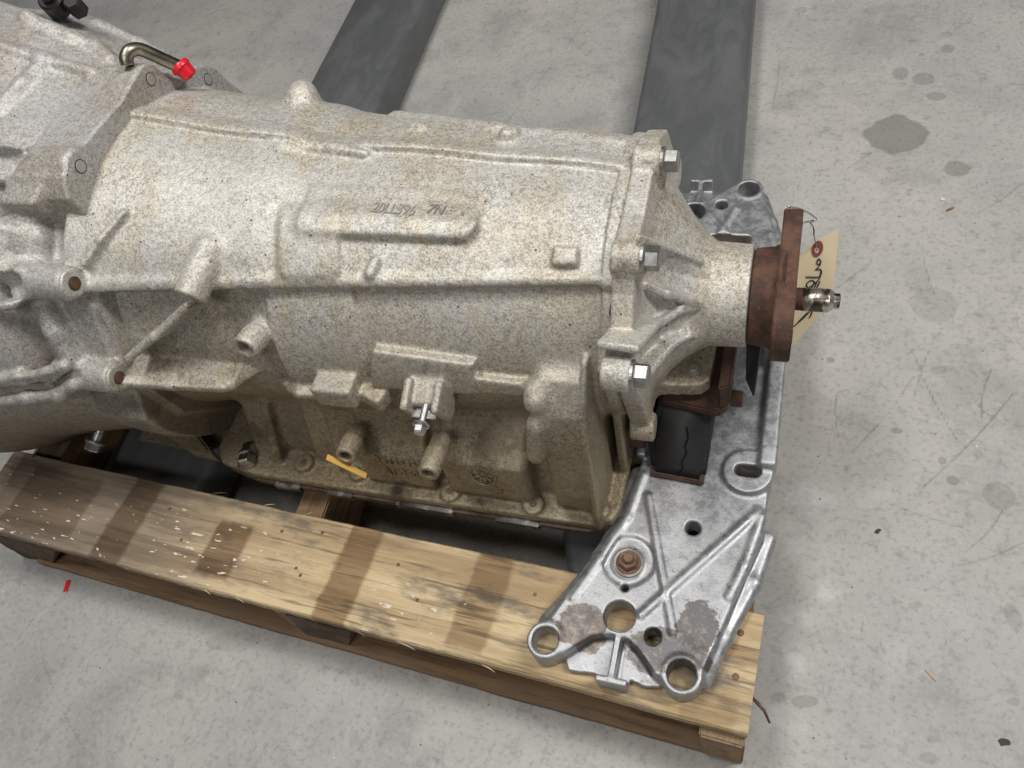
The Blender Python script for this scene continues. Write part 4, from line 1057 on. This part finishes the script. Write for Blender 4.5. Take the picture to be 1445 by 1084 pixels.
# lightening windows beneath the mount
for s_ in (1, -1):
    def P(a, y, z=ZC): return np.array([a, y*s_, z])
    for c_, r_ in (((-.1963, -.3127), .0128), ((-.0628, -.3188), .0133), ((-.1291, -.2756), .0150), ((-.0945, -.2890), .0078), ((-.0716, -.1728), .0076), ((-.1290, -.2465), .0042)):
        xc.cut(cyl(P(*c_, ZC-.06), P(*c_, ZC+.03), r_, .0002), .0015)
    xc.cut(capsule(P(-.0300, -.1030, ZC-.004), P(-.0190, -.1030, ZC-.004), .0082), .0) 
    xc.cut(box(P(-.0245, -.103, ZC), (.0055, .0070, .03), rnd=.001), .001)
    xc.cut(cyl(P(-.0310, -.103, ZC-.03), P(-.0310, -.103, ZC+.03), .0070, .0002), .001); xc.cut(cyl(P(-.0180, -.103, ZC-.03), P(-.0180, -.103, ZC+.03), .0070, .0002), .001)
xc.cut(box((-.078, .222, ZC), (.026, .013, .05), rnd=.006), .002)
xc_me = xc.mesh('crossmember_casting', 1); del xc
xp('casting', xc_me, M_CROSS)
# nut on its stud
for s_ in (1, -1):
    o = np.array([-.1295, -.2213*s_, ZC-.0003])
    bm = bmesh.new(); bm_lathe(bm, [(0, .0152), (.0020, .0152), (.0024, .0148)], o, (0, 0, 1), 28); wsh = xp('washer', me_bm('washer', bm), M_WASH)
    bm = bmesh.new(); bm_lathe(bm, [(.0022, .0128), (.0035, .0122)], o, (0, 0, 1), 28); bm_lathe(bm, [(.0030, .0106), (.0105, .0106), (.0118, .0094)], o, (0, 0, 1), hexn=6); xp('nut', me_bm('nut', bm), M_RUSTB)
    me = me_lathe('stud', [(.010, .0056), (.0165, .0056), (.0178, .0046)], o, (.06, 0, 1), 18, smooth=True); xp('stud', me, M_RUSTB)

# rubber mount between tail housing and crossmember
def tilted_box(name, lo, hi, bev, mat, parent=None, R=None):
    me = me_box(name, lo, hi, bev)
    return xp(name, me, mat)
q0, q1, q2 = onZ(935, 572, -.104), onZ(1022, 590, -.104), onZ(1035, 530, -.104)
plate_o = [(q0[0], q0[1]), (q1[0]-.006, q1[1]), (q1[0]+.002, q1[1]+.008), (q2[0], .10), (q0[0], .10)]
me = me_prism('mount_plate', plate_o, -.105, -.0935, .002); mt = xp('mount_plate', me, M_RUSTD); mt['label'] = 'rusty brown mount plate'
me = me_prism('mount_upright', [(q2[0]-.010, q1[1]+.004), (q2[0]+.001, q1[1]+.010), (q2[0]+.001, .09), (q2[0]-.010, .09)], -.094, -.058, .002); xp('mount_upright', me, M_RUSTD)
b0, b1, b2_, b3 = onZ(920, 668, ZC+.004), onZ(996, 682, ZC+.004), onZ(930, 596, -.106), onZ(1000, 600, -.106)
me = me_prism('mount_base', [(b0[0]-.001, b0[1]-.002), (b1[0]-.002, b1[1]-.002), (b1[0]-.003, .09), (b0[0]-.001, .09)], ZC+.0005, ZC+.0065, .0015); xp('mount_base', me, M_RUSTD)
bm = bmesh.new()
lo_ = [(b0[0]-.002, b0[1]+.001), (b1[0]-.001, b1[1]+.001), (b1[0], .085), (b0[0]-.002, .085)]
hi_ = [(b2_[0]-.004, b2_[1]+.012), (b3[0]-.003, b3[1]+.014), (b3[0]-.002, .085), (b2_[0]-.004, .085)]
rings = []
for k in range(7):
    t = k/6; pinch = -.0035*math.sin(math.pi*t); z = ZC+.006 + (-.105-ZC-.006)*t
    pts = [(l[0]*(1-t)+h[0]*t + (pinch if i in (0, 3) else -pinch), l[1]*(1-t)+h[1]*t + (pinch if i < 2 else -pinch)) for i, (l, h) in enumerate(zip(lo_, hi_))]
    rings.append([bm.verts.new((p[0], p[1], z)) for p in pts])
for A, B in zip(rings, rings[1:]):
    for i in range(4): bm.faces.new((A[i], A[(i+1) % 4], B[(i+1) % 4], B[i]))
bm.faces.new(rings[0][::-1]); bm.faces.new(rings[-1])
bmesh.ops.bevel(bm, geom=[e for e in bm.edges if abs((e.verts[0].co - e.verts[1].co).normalized().z) > .5], offset=.006, segments=3, affect='EDGES')
me = me_bm('rubber_block', bm, True); rb = xp('rubber_block', me, M_RUBBER); rb['label'] = 'cracked black rubber block'
shr_ = shot(me)
ck = [shr_(*p_)[0] for p_ in ((969, 603), (971, 618), (967, 630), (969, 640), (962, 652), (964, 660), (957, 672))]; ck = [c for c in ck if c is not None]
if len(ck) > 2: link('crack', me_tube('crack', ck, .0011, 6), M_CRACK, rb)
ca = [onY(*p_, b0[1]-.002 + .010*t) for p_, t in (((968, 600), 1), ((970, 625), .7), ((963, 650), .35), ((957, 672), 0))]
# dark bits behind the mount: bent heat shield and mount bolt
ref = onZ(1064, 505, -.105); bm = bmesh.new()
vs0 = [bm.verts.new(along(ref, *q, k_)) for q, k_ in (((1054, 466), .985), ((1074, 473), .985), ((1073, 490), .99), ((1063, 560), 1.01), ((1052, 535), 1.0))]
bm.faces.new(vs0); r_ = bmesh.ops.extrude_face_region(bm, geom=bm.faces[:])
for v in r_['geom']:
    if isinstance(v, bmesh.types.BMVert): v.co += Vector((.0015, .003, .0))
xp('heat_shield_tab', me_bm('heat_shield_tab', bm), M_BLACK)
me = me_lathe('mount_bolt', [(0, .0100), (.010, .0100), (.0115, .0088)], onZ(1032, 562, -.112), (1, 0, 0), hexn=6); xp('mount_bolt', me, M_RUSTD)
me = me_lathe('mount_cross_bolt', [(0, .0125), (.030, .0125)], onY(872, 612, -.095), (1, 0, 0), 20); xp('mount_sleeve', me, M_RUSTD)

# ================================================================== HANG TAG
def tagc(px, py, a): return onA(px, py, a)
t_top = CT + rayT(1152, 350)*.80; 
corn = [(1158, 338, .80), (1183, 322, .80), (1183, 338, .803), (1177, 402, .82), (1163, 440, .83), (1120, 486, .85), (1084, 470, .855), (1113, 385, .815), (1124, 368, .808)]
tp = [Vector(toW(CT + rayT(px, py)*d)) for px, py, d in corn]
nrm = (tp[1]-tp[5]).cross(tp[7]-tp[3]).normalized()
if nrm.dot(Vector(CAM) - tp[0]) < 0: nrm = -nrm
cen = sum(tp, Vector())/len(tp); tp = [p_ - nrm*(p_-cen).dot(nrm) for p_ in tp]
tg = empty('paper_hang_tag', tuple(cen)); tag(tg, 'manila paper hang tag with red eyelet and scrawled marker writing, wired to the rusty flange', 'tag')
bm = bmesh.new(); vs = [bm.verts.new(p_ - cen) for p_ in tp]; f_ = bm.faces.new(vs); r_ = bmesh.ops.extrude_face_region(bm, geom=[f_])
for v in r_['geom']:
    if isinstance(v, bmesh.types.BMVert): v.co -= nrm*.0004
link('card', me_bm('card', bm), M_TAG, tg)
def onTag(px, py, lift=.0006):
    d = Vector(ray(px, py)); t = (cen - Vector(CAM)).dot(nrm)/d.dot(nrm); return Vector(CAM) + d*t + nrm*lift - cen
bm = bmesh.new(); ctr = onTag(1153, 351)
ring = [onTag(1153 + 8.0*math.cos(t)*1.0 + 2*math.sin(t), 351 - 11*math.sin(t)*1.05, .0008) for t in np.linspace(0, 2*math.pi, 24, endpoint=False)]
inn = [onTag(1152.5 + 3.0*math.cos(t), 353 - 4.0*math.sin(t), .0008) for t in np.linspace(0, 2*math.pi, 24, endpoint=False)]
R1 = [bm.verts.new(p_) for p_ in ring]; R2 = [bm.verts.new(p_) for p_ in inn]
for i in range(24): bm.faces.new((R1[i], R1[(i+1) % 24], R2[(i+1) % 24], R2[i]))
link('eyelet', me_bm('eyelet', bm), M_EYELET, tg)
bm = bmesh.new(); bm.faces.new([bm.verts.new(onTag(1152.5 + 3.0*math.cos(t), 353 - 4.0*math.sin(t), .0006)) for t in np.linspace(0, 2*math.pi, 20, endpoint=False)])
link('eyelet_hole', me_bm('eyelet_hole', bm), mat_plain('tag_hole_light', (.5, .5, .48)), tg)
# scrawl: loops and strokes of the marker
S = 160/867
strokes = [[(640, 480), (625, 462), (612, 475), (612, 500), (630, 500), (640, 480), (632, 510), (600, 545), (615, 540), (638, 545), (645, 570), (620, 600), (560, 600), (525, 600)],
           [(640, 560), (630, 610), (590, 650), (548, 680), (530, 665), (540, 640), (570, 625), (590, 640), (570, 680), (545, 720)],
           [(632, 630), (615, 670), (600, 690), (560, 740)], [(610, 640), (580, 700)], [(560, 860), (500, 920), (432, 978)], [(575, 850), (565, 890), (550, 912)], [(540, 870), (470, 940)]]
for st_ in strokes:
    pts = spline([(1040 + x*S, 280 + y*S, 0) for x, y in st_], 5)
    P3 = [onTag(p_[0], p_[1], .0007) for p_ in pts]
    link('marker_stroke', me_tube('marker_stroke', P3, .00065, 5), M_INK, tg)
def wpt(px, py, d): return Vector(toW(CT + rayT(px, py)*d)) - cen
wpts = [wpt(1112, 292, .735), wpt(1125, 294, .745), wpt(1140, 300, .76), wpt(1151, 308, .77), wpt(1149, 311, .77), wpt(1141, 313, .775), wpt(1133, 314, .77)]
wire = link('tie_wire', me_tube('tie_wire', spline(wpts, 6), .0009, 8), M_WIRE, tg)
wp2 = [wpt(1143, 313, .775), wpt(1148, 322, .78), wpt(1149, 334, .785)] + [onTag(1151, 345, .0015), onTag(1152.5, 353, .001)]
link('tie_wire', me_tube('tie_wire', spline(wp2, 6), .0008, 8), M_WIRE, tg)

# ================================================================== SMALL THINGS ON THE FLOOR
def chip(name, px, py, sx, sy, h, mat, label, cat, rot=0.0, group=None):
    p = onW(px, py, 0.0); r = random.Random(px)
    pts = [(sx*c_*(1+r.uniform(-.25, .25)), sy*s_*(1+r.uniform(-.25, .25))) for c_, s_ in ((-1, -1), (-.2, -1.1), (1, -.8), (1.1, .2), (.8, 1), (-.3, 1.05), (-1, .7))]
    o = link(name, me_prism(name, pts, 0, h), mat); o.location = (p[0], p[1], .0003); o.rotation_euler[2] = rot
    tag(o, label, cat, group); return o
p = onW(95, 827, 0.0); o = link('red_tape_scrap', me_box('red_tape_scrap', (-.0035, -.0085, 0), (.0035, .0085, .0006)), M_REDTAPE); o.location = (p[0], p[1], .0004); o.rotation_euler = (0, 0, .35)
tag(o, 'small red scrap of tape on the floor at lower left', 'scrap')
M_CH = mat_plain('wood_chip', (.50, .38, .22), .8); M_DK = mat_plain('dark_grit', (.05, .045, .04), .8); M_WH = mat_plain('pale_grit', (.65, .64, .60), .8); M_BR = mat_plain('brown_splinter', (.25, .13, .06), .8)
chip('wood_chip', 1314, 953, .0070, .0012, .0010, M_CH, 'pale wood chip lying on the floor at lower right', 'wood chip', -.75)
chip('brown_splinter', 1340, 296, .006, .0018, .0015, M_BR, 'small brown splinter on the floor right of the hang tag', 'splinter', .6)
chip('dark_flake', 1417, 1048, .0042, .0030, .0008, M_DK, 'dark square flake on the floor near the bottom right corner', 'flake', .3)
chip('dark_flake', 1239, 750, .0035, .0020, .0012, M_DK, 'tiny dark flake on the floor right of the crossmember', 'flake', 1.0)
chip('pale_flake', 1330, 282, .0030, .0022, .0012, M_WH, 'tiny white flake on the floor beside the brown splinter', 'flake', .2)
